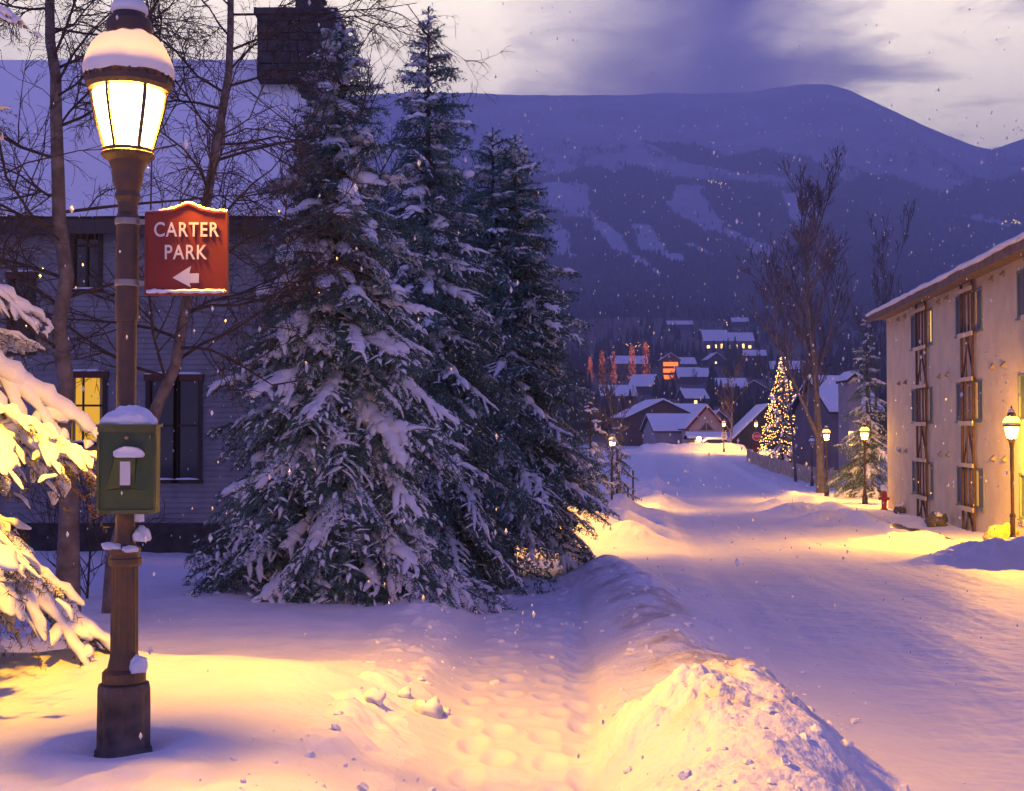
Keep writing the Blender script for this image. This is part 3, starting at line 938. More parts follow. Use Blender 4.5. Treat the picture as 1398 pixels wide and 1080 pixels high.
def make_lamp(label, loc, rz=0.0):
    root = thing('street_lamp', label, 'street lamp', loc, rz, 'lantern street lamps')
    b = MB()
    b.lathe([(.150, -.06), (.150, .03), (.136, .05), (.134, .36), (.128, .385), (.118, .39)], 40, flute=(10, .045))
    base_o = obj('base', b, M['iron_base'], root)
    c = MB()
    c.lathe([(.105, .385), (.112, .40), (.112, .45), (.098, .465), (.086, .47), (.075, .52), (.069, .56)], 24)
    obj('collar', c, M['iron'], root, smooth=False)
    p = MB()
    p.lathe([(.069, .55), (.067, 1.0), (.066, 1.01)], 32, flute=(16, .035))
    p.lathe([(.080, 1.005), (.087, 1.02), (.087, 1.045), (.079, 1.05), (.076, 1.07), (.082, 1.085), (.080, 1.10), (.055, 1.12), (.050, 1.18), (.051, 2.30), (.050, 2.31)], 24)
    p.lathe([(.058, 2.30), (.060, 2.31), (.058, 2.86), (.050, 2.88)], 24)
    p.lathe([(.050, 2.87), (.052, 2.93), (.066, 2.96), (.060, 2.99), (.072, 3.03), (.082, 3.10), (.100, 3.15), (.136, 3.175), (.140, 3.19), (.128, 3.205)], 24)
    obj('post', p, M['iron'], root, smooth=False)
    # lantern: six curved panes between ribs
    ring = [(.118, 3.205), (.135, 3.27), (.160, 3.36), (.181, 3.45), (.190, 3.51), (.186, 3.53)]
    lf, lg = MB(), MB()
    rot = rad(-90 + 12)
    for k in range(6):
        a0 = rot + k * math.pi / 3 - math.pi / 6; a1 = a0 + math.pi / 3
        pr = [np.array([r * math.cos(a0), r * math.sin(a0), z]) for r, z in ring]
        lf.tube(np.array(pr), .011, 5)
        V = []
        for r, z in ring:
            A = np.array([r * math.cos(a0), r * math.sin(a0), z]); B = np.array([r * math.cos(a1), r * math.sin(a1), z])
            for t in (.0, .33, .67, 1.0):
                q = A + (B - A) * t
                bulge = 1 + .05 * math.sin(math.pi * t)
                V.append([q[0] * bulge * .985, q[1] * bulge * .985, z])
        n = 4; m = len(ring)
        lg.add(V, [[i * n + j, i * n + j + 1, (i + 1) * n + j + 1, (i + 1) * n + j] for i in range(m - 1) for j in range(n - 1)])
    lf.lathe([(.118, 3.195), (.132, 3.20), (.132, 3.215), (.122, 3.22)], 24)
    lf.lathe([(.17, 3.525), (.205, 3.53), (.222, 3.55), (.226, 3.575), (.22, 3.61), (.205, 3.625), (.17, 3.62)], 30, cap=False)
    for k in range(30):
        a = k / 30 * 6.283
        lf.box((.226 * math.cos(a), .226 * math.sin(a), 3.592), (.012, .012, .022), rz=a)
    frame = obj('lantern_frame', lf, M['iron'], root)
    gl = obj('lantern_glass', lg, M['lamp_glass'], frame, smooth=True)
    rf = MB()
    dm = MB(); dm.lathe([(.215, 3.60), (.21, 3.64), (.185, 3.70), (.15, 3.76), (.118, 3.80), (.112, 3.83)], 28, cap=False)
    obj('lantern_dome', dm, M['clear_glass'], frame, smooth=True)
    rf.lathe([(.118, 3.80), (.112, 3.83), (.118, 3.85), (.118, 3.90), (.108, 3.915), (.085, 3.92), (.082, 3.95), (.078, 3.99), (.05, 4.02), (.022, 4.035), (.020, 4.06), (.026, 4.075), (.016, 4.10), (.003, 4.14)], 28)
    obj('lantern_roof', rf, M['iron'], root, smooth=False)
    sn = MB(); rng = np.random.default_rng(3)
    n = 40; prof = [(.228, 3.60), (.240, 3.625), (.240, 3.655), (.222, 3.70), (.19, 3.765), (.15, 3.81), (.119, 3.83)]
    sn.lathe(prof, n, cap=False)
    V = sn.v[-1]; ang = np.arctan2(V[:, 1], V[:, 0])
    wob = 1 + .035 * vn(np.cos(ang) * 2.2 + 4, np.sin(ang) * 2.2 + V[:, 2] * 6, 2)
    V[:, :2] *= wob[:, None]; V[:, 2] += .012 * vn(np.cos(ang) * 3, np.sin(ang) * 3, 4)
    sn.lathe([(.085, 3.945), (.098, 3.955), (.094, 3.985), (.06, 4.025), (.024, 4.045)], 24, cap=False)
    obj('snow_cap', sn, M['snow_thin'], root, smooth=True)
    ld = bpy.data.lights.new('lamp_bulb', 'SPOT'); ld.energy = LAMP_W; ld.color = LAMP_C; ld.shadow_soft_size = .12
    ld.spot_size = rad(143); ld.spot_blend = .9
    lo = bpy.data.objects.new('lamp_bulb', ld); COL.objects.link(lo); lo.parent = root; lo.location = (0, 0, 3.45)
    ld = bpy.data.lights.new('lamp_glow', 'POINT'); ld.energy = LAMP_W * .075; ld.color = LAMP_C; ld.shadow_soft_size = .10
    lo = bpy.data.objects.new('lamp_glow', ld); COL.objects.link(lo); lo.parent = root; lo.location = (0, 0, 3.47)
    return root


lamp = make_lamp('tall foreground lantern street lamp carrying the red park sign and green box', (-2.045, 6.6, gz(-2.045, 6.6) + .0))
LZ = lamp.location.z
lam2 = [
    ('lit street lamp on the right standing close to the plaster wall', gpos(1381, 34.9), .2, 1.0, ()),
    ('lit street lamp in front of the slim snowy spruce', gpos(1180, 62), .5, 1.0, ()),
    ('lit street lamp beside the thick bare trunk', gpos(1128, 71), .1, 1.0, ()),
    ('lit street lamp with the red stop sign below its lantern', gpos(1032, 150), .3, 1.0, ()),
    ('lit street lamp with the white notice sign below its lantern', gpos(988, 154), .6, 1.0, ()),
    ('small unlit lamp post left of the thick bare trunk', gpos(1108, 86), .2, .86, ('LIGHT',)),
    ('street lamp glimpsed between the branches of the two-topped spruce', gpos(714, 32.5), .4, 1.0, ()),
    ('street lamp glowing behind the low trees on the left side of the road', gpos(836, 62), .4, .82, ()),
]
LO = []
for lb, loc, rz, sc, sk in lam2:
    LO.append(dup(lamp, loc, rz, lb, sc, skip=sk))
for k_, e_ in ((0, 23.0), (1, 5), (2, 3)):
    for ch in LO[k_].children:
        if ch.type == 'LIGHT' and ch.data.type == 'POINT':
            ch.data = ch.data.copy(); ch.data.energy *= e_
for k_ in (3, 4):
    for ch in LO[k_].children:
        if ch.type == 'LIGHT':
            ch.data = ch.data.copy(); ch.data.energy *= 1.1
            if ch.data.type == 'SPOT': ch.data.spot_size = rad(168)
un = LO[5]
for ch in list(un.children):
    if ch.name.startswith('lantern_frame'):
        for g in ch.children:
            g.data = g.data.copy(); g.data.materials.clear(); g.data.materials.append(mat('dull_glass', (.35, .35, .42), .2, spec=.5))

rng = np.random.default_rng(8)
for c_, r_ in (((.082, -.03, .470), (.050, .06, .075)), ((-.05, -.055, 1.112), (.055, .045, .022)), ((.045, -.06, 1.098), (.045, .045, .022)), ((.088, .0, 1.15), (.042, .05, .06)), ((.066, .02, 1.25), (.022, .04, .08))):
    ex = MB(); ex.blob(c_, r_, rng, 28, .22, flat=-.014)
    obj('snow_clump', ex, M['snow_soft'], lamp, smooth=True)

# ------------------------------------------------------------------ park sign on the post
sg = thing('park_sign', 'red park direction sign with a left arrow hung on the foreground lamp post', 'sign', (-2.045, 6.6, LZ))
def ux(u): return (u - 179) / 257.0
pan = MB()
out = [(ux(205), vz(402)), (ux(315), vz(402)), (ux(315), vz(291)), (ux(297), vz(290)), (ux(281), vz(287)), (ux(270), vz(282)), (ux(262), vz(279)), (ux(254), vz(282)), (ux(243), vz(287)), (ux(226), vz(290)), (ux(205), vz(291))]
pan.prism(out, -.014, .014)
panel = obj('panel', pan, M['sign_red'], sg)
rim = MB()
for (a, b) in zip(out, out[1:] + out[:1]):
    rim.bar((a[0], 0, a[1]), (b[0], 0, b[1]), .010, .036)
obj('rim', rim, M['sign_red'], sg)
snw = MB(); rg = np.random.default_rng(4)
top = out[2:]
pts = np.array([(p[0], -.002, p[1] + .009) for p in top]); qs = np.linspace(0, 1, len(pts)); qq = np.linspace(0, 1, 40)
pts = np.stack([np.interp(qq, qs, pts[:, k]) for k in range(3)], 1); pts[:, 2] += rg.normal(0, .0012, 40)
snw.tube(pts, np.full(40, .0095) + rg.normal(0, .0012, 40), 8)
obj('snow_edge', snw, M['snow_soft'], sg, smooth=True); snw = MB()
pts = np.array([(x, -.020, vz(398.5) + .002 * math.sin(x * 90)) for x in np.linspace(ux(207), ux(313), 30)])
snw.tube(pts, np.full(30, .0105) + rg.normal(0, .0014, 30), 8)
obj('snow_edge', snw, M['snow_soft'], sg, smooth=True)
M['steel'] = mat('steel_band', (.30, .27, .24), .4, metal=.6)
for v in (303, 387):
    br_ = MB(); br_.lathe([(.0625, vz(v) - .018), (.066, vz(v) - .014), (.066, vz(v) + .014), (.0625, vz(v) + .018)], 24, cap=False)
    br_.box(((.06 + ux(207)) / 2, 0, vz(v)), (ux(207) - .05, .02, .025))
    obj('bracket', br_, M['steel'], sg)


def text_mesh(txt, size, x, z, sx=1.0, y=-.0165, ext=.0012):
    cu = bpy.data.curves.new('lettering', 'FONT'); cu.body = txt; cu.size = size; cu.extrude = ext
    cu.align_x = 'CENTER'; cu.align_y = 'CENTER'; cu.offset = .0012 * size / .1; cu.space_character = 1.12
    o = bpy.data.objects.new('lettering', cu); COL.objects.link(o)
    dg = bpy.context.evaluated_depsgraph_get(); dg.update()
    me = bpy.data.meshes.new_from_object(o.evaluated_get(dg))
    bpy.data.objects.remove(o); bpy.data.curves.remove(cu)
    n = len(me.vertices); V = np.empty(n * 3, np.float32); me.vertices.foreach_get('co', V); V = V.reshape(-1, 3)
    W = np.stack([x + V[:, 0] * sx, y - V[:, 2], z + V[:, 1]], 1)
    me.vertices.foreach_set('co', W.ravel().astype(np.float32)); me.update()
    return me


me = text_mesh('CARTER', .108, ux(260), vz(315), .80); link('lettering', me, M['sign_white'], sg)
me = text_mesh('PARK', .108, ux(259), vz(346), .80); link('lettering', me, M['sign_white'], sg)
ar = MB()
ar.prism([(ux(242), vz(380)), (ux(267), vz(364)), (ux(265), vz(374)), (ux(278), vz(374)), (ux(278), vz(387)), (ux(265), vz(387)), (ux(267), vz(393))], -.0185, -.0155)
obj('arrow', ar, M['sign_white'], sg)

# ------------------------------------------------------------------ green dispenser box on the post
bx = thing('dispenser_box', 'green metal dispenser box with a snow cap on the foreground lamp post', 'box', (-2.045, 6.6, LZ))
c_x, z0, z1 = ux(196), vz(697), vz(583)
rzb = rad(7)
cs, sn_ = math.cos(rzb), math.sin(rzb)
def bl(x, y, z):       # box-local to thing-local (front face toward the camera)
    return (c_x + x * cs - y * sn_, -.15 + x * sn_ + y * cs, z)
b = MB(); b.box(bl(0, 0, (z0 + z1) / 2), (.285, .15, z1 - z0), rz=rzb)
body = obj('body', b, M['box_green'], bx)
b = MB()
b.box(bl(0, -.079, z1 - .012), (.292, .012, .03), rz=rzb)
b.box(bl(-.142, -.078, (z0 + z1) / 2 - .01), (.014, .012, z1 - z0 - .06), rz=rzb); b.box(bl(.142, -.078, (z0 + z1) / 2 - .01), (.014, .012, z1 - z0 - .06), rz=rzb)
b.box(bl(0, -.078, z0 + .008), (.292, .012, .022), rz=rzb)
b.box(bl(0, .0, z1 + .006), (.305, .19, .012), rz=rzb)
obj('rim', b, mat('green_edge', (.07, .085, .02), .5, var=.3, vscale=10, spec=.5), bx)
b = MB()     # triangular hood over the slot
hp = [(-.035, -.11), (.035, -.11), (.035, .0), (-.035, .0)]
za = (z0 + z1) / 2
V = [bl(-.06, -.076, za + .09), bl(.06, -.076, za + .09), bl(.105, -.076, za - .10), bl(-.105, -.076, za - .10), bl(-.05, -.125, za + .06), bl(.05, -.125, za + .06), bl(.04, -.098, za - .09), bl(-.04, -.098, za - .09)]
b.add(V, [[4, 5, 6, 7], [0, 1, 5, 4], [1, 2, 6, 5], [2, 3, 7, 6], [3, 0, 4, 7]])
hood = obj('hood', b, M['box_green'], bx)
b = MB(); b.box(bl(.0, -.119, za - .015), (.05, .012, .12), rz=rzb); obj('paper_roll', b, M['paper'], bx)
b = MB(); b.box(bl(.0, -.110, za - .085), (.05, .02, .02), rz=rzb); obj('slot', b, M['dark'], bx)
b = MB(); b.blob(bl(.0, -.083, z1 - .055), (.014, .012, .012), rng, 10, .0); obj('knob', b, mat('brass', (.35, .25, .12), .4, metal=.5), bx, smooth=True)
b = MB(); b.blob(bl(.115, -.083, z1 - .05), (.007, .008, .012), rng, 8, 0); obj('latch', b, bpy.data.materials['brass'], bx, smooth=True)
b = MB(); b.blob(bl(.0, .0, z1 + .012), (.138, .085, .092), rng, 36, .20, flat=0.0, rz=rzb); obj('snow_cap', b, M['snow_soft'], bx, smooth=True)
b = MB(); b.blob(bl(.015, -.118, za + .085), (.078, .045, .036), rng, 20, .08, flat=-.02, rz=rzb); obj('hood_snow', b, M['snow_soft'], bx, smooth=True)

# ------------------------------------------------------------------ house on the left
WY = 27.0
hz = gz(-8, 27)
ho = thing('house', 'two-storey clapboard house with snowy roof behind the lamp and aspens', 'house', (-8, WY, hz))
def hx(u, Y=WY): return (u - CX) / F * Y + 8
def hzv(v, Y=WY): return CZ + (HOR - v) / F * Y - hz
ze = hzv(280); zr = hzv(97, 29.6); xr = -4.95 + 8; xl = -16.0
wl = MB()
wins = [(97, 141, 516, 604), (205, 238, 520, 655), (243, 271, 520, 655), (100, 133, 285, 395), (15, 42, 380, 480)]
wrect = [(hx(a), hx(b_), hzv(d), hzv(c)) for a, b_, c, d in wins]
pitch_ = .115
zs = np.arange(-.2, ze, pitch_)
for z in zs:
    z2 = min(z + pitch_, ze)
    cuts = [(xl, xr)]
    for (a, b_, c, d) in wrect:
        if z2 > c and z < d:
            nc = []
            for (p0, p1) in cuts:
                if b_ <= p0 or a >= p1: nc.append((p0, p1)); continue
                if a > p0: nc.append((p0, a))
                if b_ < p1: nc.append((b_, p1))
            cuts = nc
    for (p0, p1) in cuts:
        wl.add([[p0, -.022, z], [p1, -.022, z], [p1, 0, z2], [p0, 0, z2], [p0, .0, z], [p1, .0, z]], [[0, 1, 2, 3], [4, 5, 1, 0]])
wl.box(((xl + xr) / 2, 2.7, ze / 2 - .1), (xr - xl - .02, 5.2, ze - .2))   # body
gb = [(0, ze), (2.6, zr - .15), (5.4, ze)]
wl.add([[xr - .01, gb[0][0], gb[0][1]], [xr - .01, gb[1][0], gb[1][1]], [xr - .01, gb[2][0], gb[2][1]]], [[0, 2, 1]])
obj('wall', wl, mat('clapboard', (.24, .23, .24), .75, var=.15, vscale=2.5, spec=.3), ho)
fd = MB(); fd.box(((xl + xr) / 2, -.035, .12), (xr - xl + .06, .06, 1.0)); obj('foundation', fd, mat('dark_plinth', (.05, .045, .045), .9, var=.3), ho)
rf = MB()
ov = .35
sl = (zr - ze) / 2.6
def slab(mb, y0, z0_, y1, z1_, x0, x1, th, up_):
    V = []
    for (y, z) in ((y0, z0_), (y1, z1_)):
        for x in (x0, x1):
            V += [[x, y, z + up_], [x, y, z + up_ + th]]
    mb.add(V, [[0, 2, 3, 1], [4, 5, 7, 6], [1, 3, 7, 5], [0, 4, 6, 2], [0, 1, 5, 4], [2, 6, 7, 3]])
slab(rf, -ov, ze - ov * sl, 2.6, zr, xl - .3, xr + .3, .14, 0); slab(rf, 5.2 + ov, ze - ov * sl, 2.6, zr, xl - .3, xr + .3, .14, 0)
roof = obj('roof', rf, mat('roof_boards', (.035, .028, .028), .8), ho)
sn2 = MB(); rng = np.random.default_rng(12)
nx, ny = 60, 24
for side in (0, 1):
    xs = np.linspace(xl - .25, xr + .2, nx); qs = np.linspace(0, 1, ny)
    Xg, Qg = np.meshgrid(xs, qs)
    yy = -ov + (2.6 + ov) * Qg; zz = ze - ov * sl + (zr - ze + ov * sl) * Qg
    if side: yy = 5.2 - yy
    dep = .16 + .06 * fbm(Xg * .7, Qg * 3 + side * 7, 3, 14) + .02 * fbm(Xg * 3, Qg * 9, 3, 15)
    e = sst(0, .06, Qg) * .6 + .4
    edge_ = np.minimum(sst(0, .3, Xg - xs[0]), sst(0, .3, xs[-1] - Xg)) * .7 + .3
    V = np.stack([Xg, yy, zz + .14 + dep * e * edge_ * 1.2], 2).reshape(-1, 3)
    i = np.arange(ny - 1)[:, None] * nx; j = np.arange(nx - 1)[None]
    sn2.add(V, np.stack([i + j, i + j + 1, i + nx + j + 1, i + nx + j], 2).reshape(-1, 4))
obj('roof_snow', sn2, M['snow_soft'], roof, smooth=True)
fa = MB(); fa.box(((xl + xr) / 2, -ov - .02, ze - ov * sl - .02), (xr - xl + .6, .05, .30))
fa.box(((xl + xr) / 2, -.17, ze - ov * sl - .06), (xr - xl + .5, .30, .03)); obj('fascia', fa, mat('fascia', (.06, .05, .055), .7), ho)
# chimney
stone = mat('stone', (.085, .075, .07), .9, col2=(.045, .04, .04), vscale=5, bump=1.0, bscale=7)
chm = MB()
def stones(x0, x1, y0, y1, z0_, z1_, seed):
    r_ = np.random.default_rng(seed)
    chm.box(((x0 + x1) / 2, (y0 + y1) / 2, (z0_ + z1_) / 2), (x1 - x0 - .08, y1 - y0 - .08, z1_ - z0_))
    z = z0_
    while z < z1_ - .03:
        h_ = min(r_.uniform(.16, .3), z1_ - z)
        for (ax_, c0, lo_, hi_) in ((0, y0, x0, x1), (0, y1, x0, x1), (1, x0, y0, y1), (1, x1, y0, y1)):
            p = lo_
            while p < hi_ - .02:
                w_ = min(r_.uniform(.2, .5), hi_ - p)
                dpt = r_.uniform(.05, .12); cc = (p + w_ / 2, c0, z + h_ / 2) if ax_ == 0 else (c0, p + w_ / 2, z + h_ / 2)
                dd = (w_ - .018, dpt, h_ - .018) if ax_ == 0 else (dpt, w_ - .018, h_ - .018)
                chm.box(cc, dd, rz=r_.uniform(-.02, .02)); p += w_
        z += h_
cy0, cy1 = 1.9, 3.1
CYc = WY + 2.2
stones(hx(412, CYc) , hx(456, CYc), cy0, cy1, .0, hzv(112, CYc), 1)
stones(hx(357, CYc), hx(460, CYc), cy0 - .25, cy1 + .25, hzv(114, CYc), hzv(26, CYc), 2)
chm.box(((hx(352, CYc) + hx(463, CYc)) / 2, (cy0 + cy1) / 2, hzv(22, CYc)), (hx(465, CYc) - hx(352, CYc), 1.9, .14))
ch_o = obj('chimney', chm, stone, ho)
fl = MB(); fl.box(((hx(400, CYc) + hx(436, CYc)) / 2, (cy0 + cy1) / 2, hzv(2, CYc)), (.6, .6, .75)); fl.box(((hx(400, CYc) + hx(436, CYc)) / 2, (cy0 + cy1) / 2, hzv(-12, CYc)), (.7, .7, .08))
obj('flue', fl, stone, ch_o)
cs_ = MB(); cs_.blob(((hx(352, CYc) + hx(463, CYc)) / 2, (cy0 + cy1) / 2, hzv(19, CYc)), (.95, .9, .09), rng, 30, .08, flat=0); obj('chimney_snow', cs_, M['snow_soft'], ch_o, smooth=True)
# windows
wframe = mat('window_trim', (.035, .025, .025), .6); redtrim = mat('red_trim', (.10, .03, .025), .6)
dglass = mat('dark_glass', (.012, .013, .018), .08, spec=.6)
litglass = glow('lit_window', (1.0, .50, .045), .8)
curtain = mat('curtain', (.5, .35, .1), .9)
for k, (a, b_, c, d) in enumerate(wrect):
    w = MB()
    w.box(((a + b_) / 2, -.03, c - .03), (b_ - a + .22, .10, .07)); w.box((a - .045, -.028, (c + d) / 2), (.09, .07, d - c)); w.box((b_ + .045, -.028, (c + d) / 2), (.09, .07, d - c))
    w.box(((a + b_) / 2, .0, (c + d) / 2 + (.1 if k else .1)), (b_ - a, .035, .045)); 
    if k in (0, 3): w.box((a + (b_ - a) * (.38 if k == 0 else .5), .0, (c + d) / 2), (.04, .034, d - c))
    win = obj('window', w, wframe, ho)
    if k == 4: tag(win, 'dark tall window at the left edge')
    g = MB(); g.box(((a + b_) / 2, .06, (c + d) / 2), (b_ - a, .02, d - c)); pane = obj('pane', g, litglass if k == 0 else dglass, win)
    if k == 0:
        tag(win, 'window glowing yellow')
        cu_ = MB()
        cu_.box((a + .05, .04, (c + d) / 2), (.07, .012, d - c)); cu_.box((b_ - .06, .04, (c + d) / 2), (.06, .012, d - c))
        obj('curtain', cu_, curtain, win)
    hd = MB(); hd.box(((a + b_) / 2, -.04, d + .07), (b_ - a + .24, .10, .14)); obj('header', hd, redtrim, win)
    sb = MB(); sb.blob(((a + b_) / 2, -.05, d + .14), ((b_ - a) / 2 + .10, .07, .05), rng, 14, .2, flat=0); obj('window_snow', sb, M['snow_soft'], win, smooth=True); sb = MB(); sb.blob(((a + b_) / 2, -.06, c + .005), ((b_ - a) / 2 + .06, .05, .04), rng, 14, .2, flat=0)
    obj('window_snow', sb, M['snow_soft'], win, smooth=True)

# ------------------------------------------------------------------ plaster building on the right (built in street coordinates)
BS0, BS1, BT = 16.0, 60.4, 11.4
bz0 = -1.95
bo = thing('apartment_building', 'three-storey cream plaster building with timber trellis strips along the street', 'building', (*Q(0, BT), bz0))
bo.rotation_euler = (0, 0, -PHI)
# local axes: x = t-BT (into the building), y = s
zE = 9.0
plaster = mat('plaster', (.72, .60, .38), .85, col2=(.62, .51, .32), vscale=1.3, bump=.25, bscale=12, detail=7)  # cream warmed further, street light on the wall partly put into the colour
cols_u = (1260, 1322)
def s_of_u(u):
    y = 11.42 * 1.0 / ((u - CX) / F - SP / CP) * (BT / 11.4)
    x = (u - CX) / F * y
    return x * SP + y * CP
spans = [(s_of_u(1244), s_of_u(1252), s_of_u(1268), s_of_u(1273)), (s_of_u(1305), s_of_u(1313), s_of_u(1334), s_of_u(1341))]
spans = [(max(a, d), min(a, d), (b + c) / 2) for a, b, c, d in spans]
spans.append((spans[1][0] - 7.6, spans[1][1] - 7.6, spans[1][2] - 7.6)); spans.append((spans[2][0] - 7.6, spans[2][1] - 7.6, spans[2][2] - 7.6))
rows = [(.93, 2.33), (3.93, 5.35), (7.05, 8.5)]
holes = []
for (sa, sb_, sm) in spans:
    for (r0, r1) in rows:
        holes.append((sb_, sa, r0, r1))
wl = MB()
ss = sorted(set([BS0, BS1] + [h[0] for h in holes] + [h[1] for h in holes])); zz = sorted(set([-.6, zE] + [h[2] for h in holes] + [h[3] for h in holes]))
for i in range(len(ss) - 1):
    for j in range(len(zz) - 1):
        cs2, cz2 = (ss[i] + ss[i + 1]) / 2, (zz[j] + zz[j + 1]) / 2
        if any(h[0] < cs2 < h[1] and h[2] < cz2 < h[3] for h in holes): continue
        wl.add([[0, ss[i], zz[j]], [0, ss[i + 1], zz[j]], [0, ss[i + 1], zz[j + 1]], [0, ss[i], zz[j + 1]]], [[0, 3, 2, 1]])
for h in holes:
    a, b_, c, d = h; D_ = .10
    wl.add([[0, a, c], [0, b_, c], [0, b_, d], [0, a, d], [D_, a, c], [D_, b_, c], [D_, b_, d], [D_, a, d]], [[0, 1, 5, 4], [1, 2, 6, 5], [2, 3, 7, 6], [3, 0, 4, 7]])
wl.box((6.2, (BS0 + BS1) / 2, 4.2), (12.0, BS1 - BS0 - .004, 9.6))   # body behind, gable end visible
wl.add([[0, BS1, -.6], [12.2, BS1, -.6], [12.2, BS1, zE], [0, BS1, zE]], [[0, 3, 2, 1]])
wl.add([[0, BS1 - .001, zE], [12.2, BS1 - .001, zE], [6.1, BS1 - .001, zE + 2.2]], [[0, 1, 2]])
obj('wall', wl, plaster, bo)
rf = MB(); O_ = .75
def slope(mb, x0, z0_, x1, z1_, s0, s1, th, up_):
    V = []
    for (x, z) in ((x0, z0_), (x1, z1_)):
        for s in (s0, s1):
            V += [[x, s, z + up_], [x, s, z + up_ + th]]
    mb.add(V, [[0, 1, 3, 2], [4, 6, 7, 5], [1, 5, 7, 3], [0, 2, 6, 4], [0, 4, 5, 1], [2, 3, 7, 6]])
slope(rf, -O_, zE - .05, 6.1, zE + 2.4, BS0 - .5, BS1 + .55, .10, 0); slope(rf, 12.2 + O_, zE - .05, 6.1, zE + 2.4, BS0 - .5, BS1 + .55, .10, 0)
rf.box((-O_ - .02, (BS0 + BS1) / 2, zE - .10), (.06, BS1 - BS0 + 1.05, .34))
rf.box((-O_ / 2 + .02, (BS0 + BS1) / 2, zE - .13), (O_ - .06, BS1 - BS0 + 1.0, .04))
roof = obj('roof', rf, mat('eave_board', (.17, .115, .09), .8, var=.2, vscale=3), bo)
sn3 = MB()
nx, ny = 20, 240
ys_ = np.linspace(BS0 - .45, BS1 + .5, ny); qs = np.linspace(0, 1, nx)
Qg, Sg = np.meshgrid(qs, ys_)
xx = -O_ - .04 + (6.1 + O_) * Qg; zz_ = zE - .05 + (2.45) * Qg + .1 + (.17 + .05 * fbm(Qg * 4, Sg * .5, 3, 17)) * (.35 + .65 * sst(0, .08, Qg))
V = np.stack([xx, Sg, zz_], 2).reshape(-1, 3); i = np.arange(ny - 1)[:, None] * nx; j = np.arange(nx - 1)[None]
sn3.add(V, np.stack([i + j, i + j + 1, i + nx + j + 1, i + nx + j], 2).reshape(-1, 4))
lip = np.stack([np.full(ny, -O_ - .05), ys_, zE + .10 + .02 * vn(ys_ * .9, ys_ * 0, 2)], 1)
sn3.tube(lip, .085 + .025 * vn(ys_ * 1.3, ys_ * 0 + 4, 5), 8)
obj('roof_snow', sn3, M['snow_soft'], roof, smooth=True)
tim = mat('timber', (.095, .05, .048), .75, var=.25, vscale=6); grn = mat('window_green', (.17, .21, .21), .6)
for k, (sa, sb_, sm) in enumerate(spans):
    tr_ = MB(); half = (sa - sb_) * .21
    tz = [(-.2), rows[0][0], rows[0][1], rows[1][0], rows[1][1], rows[2][0], zE - .15]
    for q in (-half, half):
        tr_.box((-.10, sm + q, (zE - .15 - .25) / 2), (.08, .09, zE - .15 + .25))
    for r0, r1 in rows:
        for q in (-half * .35, half * .35):
            tr_.box((-.10, sm + q, (r0 + r1) / 2), (.06, .06, r1 - r0))
    for z_a, z_b in ((-.2, rows[0][0]), (rows[0][1], rows[1][0]), (rows[1][1], rows[2][0])):
        tr_.bar((-.10, sm - half * .35, z_b), (-.10, sm + half * .9, z_a), .055, .05); tr_.bar((-.05, sm + half * .35, z_b), (-.05, sm - half * .9, z_a), .055, .045)
        tr_.box((-.145, sm - half * .1, (z_a + z_b) / 2), (.04, .05, z_b - z_a))
    for r0, r1 in rows:
        pm = MB(); pm.box((.03, sm, (r0 + r1) / 2), (.064, half * 2.3, r1 - r0)); obj('wall_panel', pm, plaster, bo)
    tl_ = obj('trellis', tr_, tim, bo)
    for r0, r1 in rows:
        for zb_, hb_ in ((r0 - .07, .16), (r1 + .06, .14)):
            bd = MB(); bd.box((-.18, sm, zb_), (.05, half * 2.5, hb_)); obj('crossband', bd, plaster, tl_)
    for ri, (r0, r1) in enumerate(rows):
        w = MB(); a, b_ = sb_, sa
        w.box((.02, (a + b_) / 2, r0 + .04), (.12, b_ - a, .08)); w.box((.02, (a + b_) / 2, r1 - .04), (.12, b_ - a, .08))
        for q in (a + .05, b_ - .05, a + (b_ - a) * .27, b_ - (b_ - a) * .27): w.box((.02, q, (r0 + r1) / 2), (.11, .10, r1 - r0 - .16))
        w.box((-.035, (a + b_) / 2, r0 - .03), (.09, b_ - a + .1, .05))
        win = obj('window', w, grn, bo)
        g = MB(); lit = None
        g.box((.03, (a + b_) / 2, (r0 + r1) / 2), (.02, b_ - a, r1 - r0)); obj('pane', g, mat('blue_glass', (.12, .15, .16), .45, spec=.3) if (k, ri) == (0, 0) else bpy.data.materials['blue_glass'], win)
        if (k, ri) == (0, 2):
            tag(win, 'window with a lit yellow pane'); cu_ = MB()
            cu_.box((.012, a + .30, (r0 + r1) / 2), (.012, .40, r1 - r0 - .22)); obj('lit_pane', cu_, glow('warm_pane', (1, .62, .18), 1.1), win)
        if (k, ri) == (0, 0):
            cu_ = MB(); cu_.box((.012, b_ - .75, (r0 + r1) / 2), (.012, .18, r1 - r0 - .5)); obj('lit_pane', cu_, bpy.data.materials['warm_pane'] if 'warm_pane' in bpy.data.materials else glow('warm_pane', (1, .62, .18), 1.1), win)
M['corbel'] = mat('dimmed_plaster', (.30, .24, .19), .85, var=.15)  # plaster darkened in colour to offset the lamp light on the corbel sides
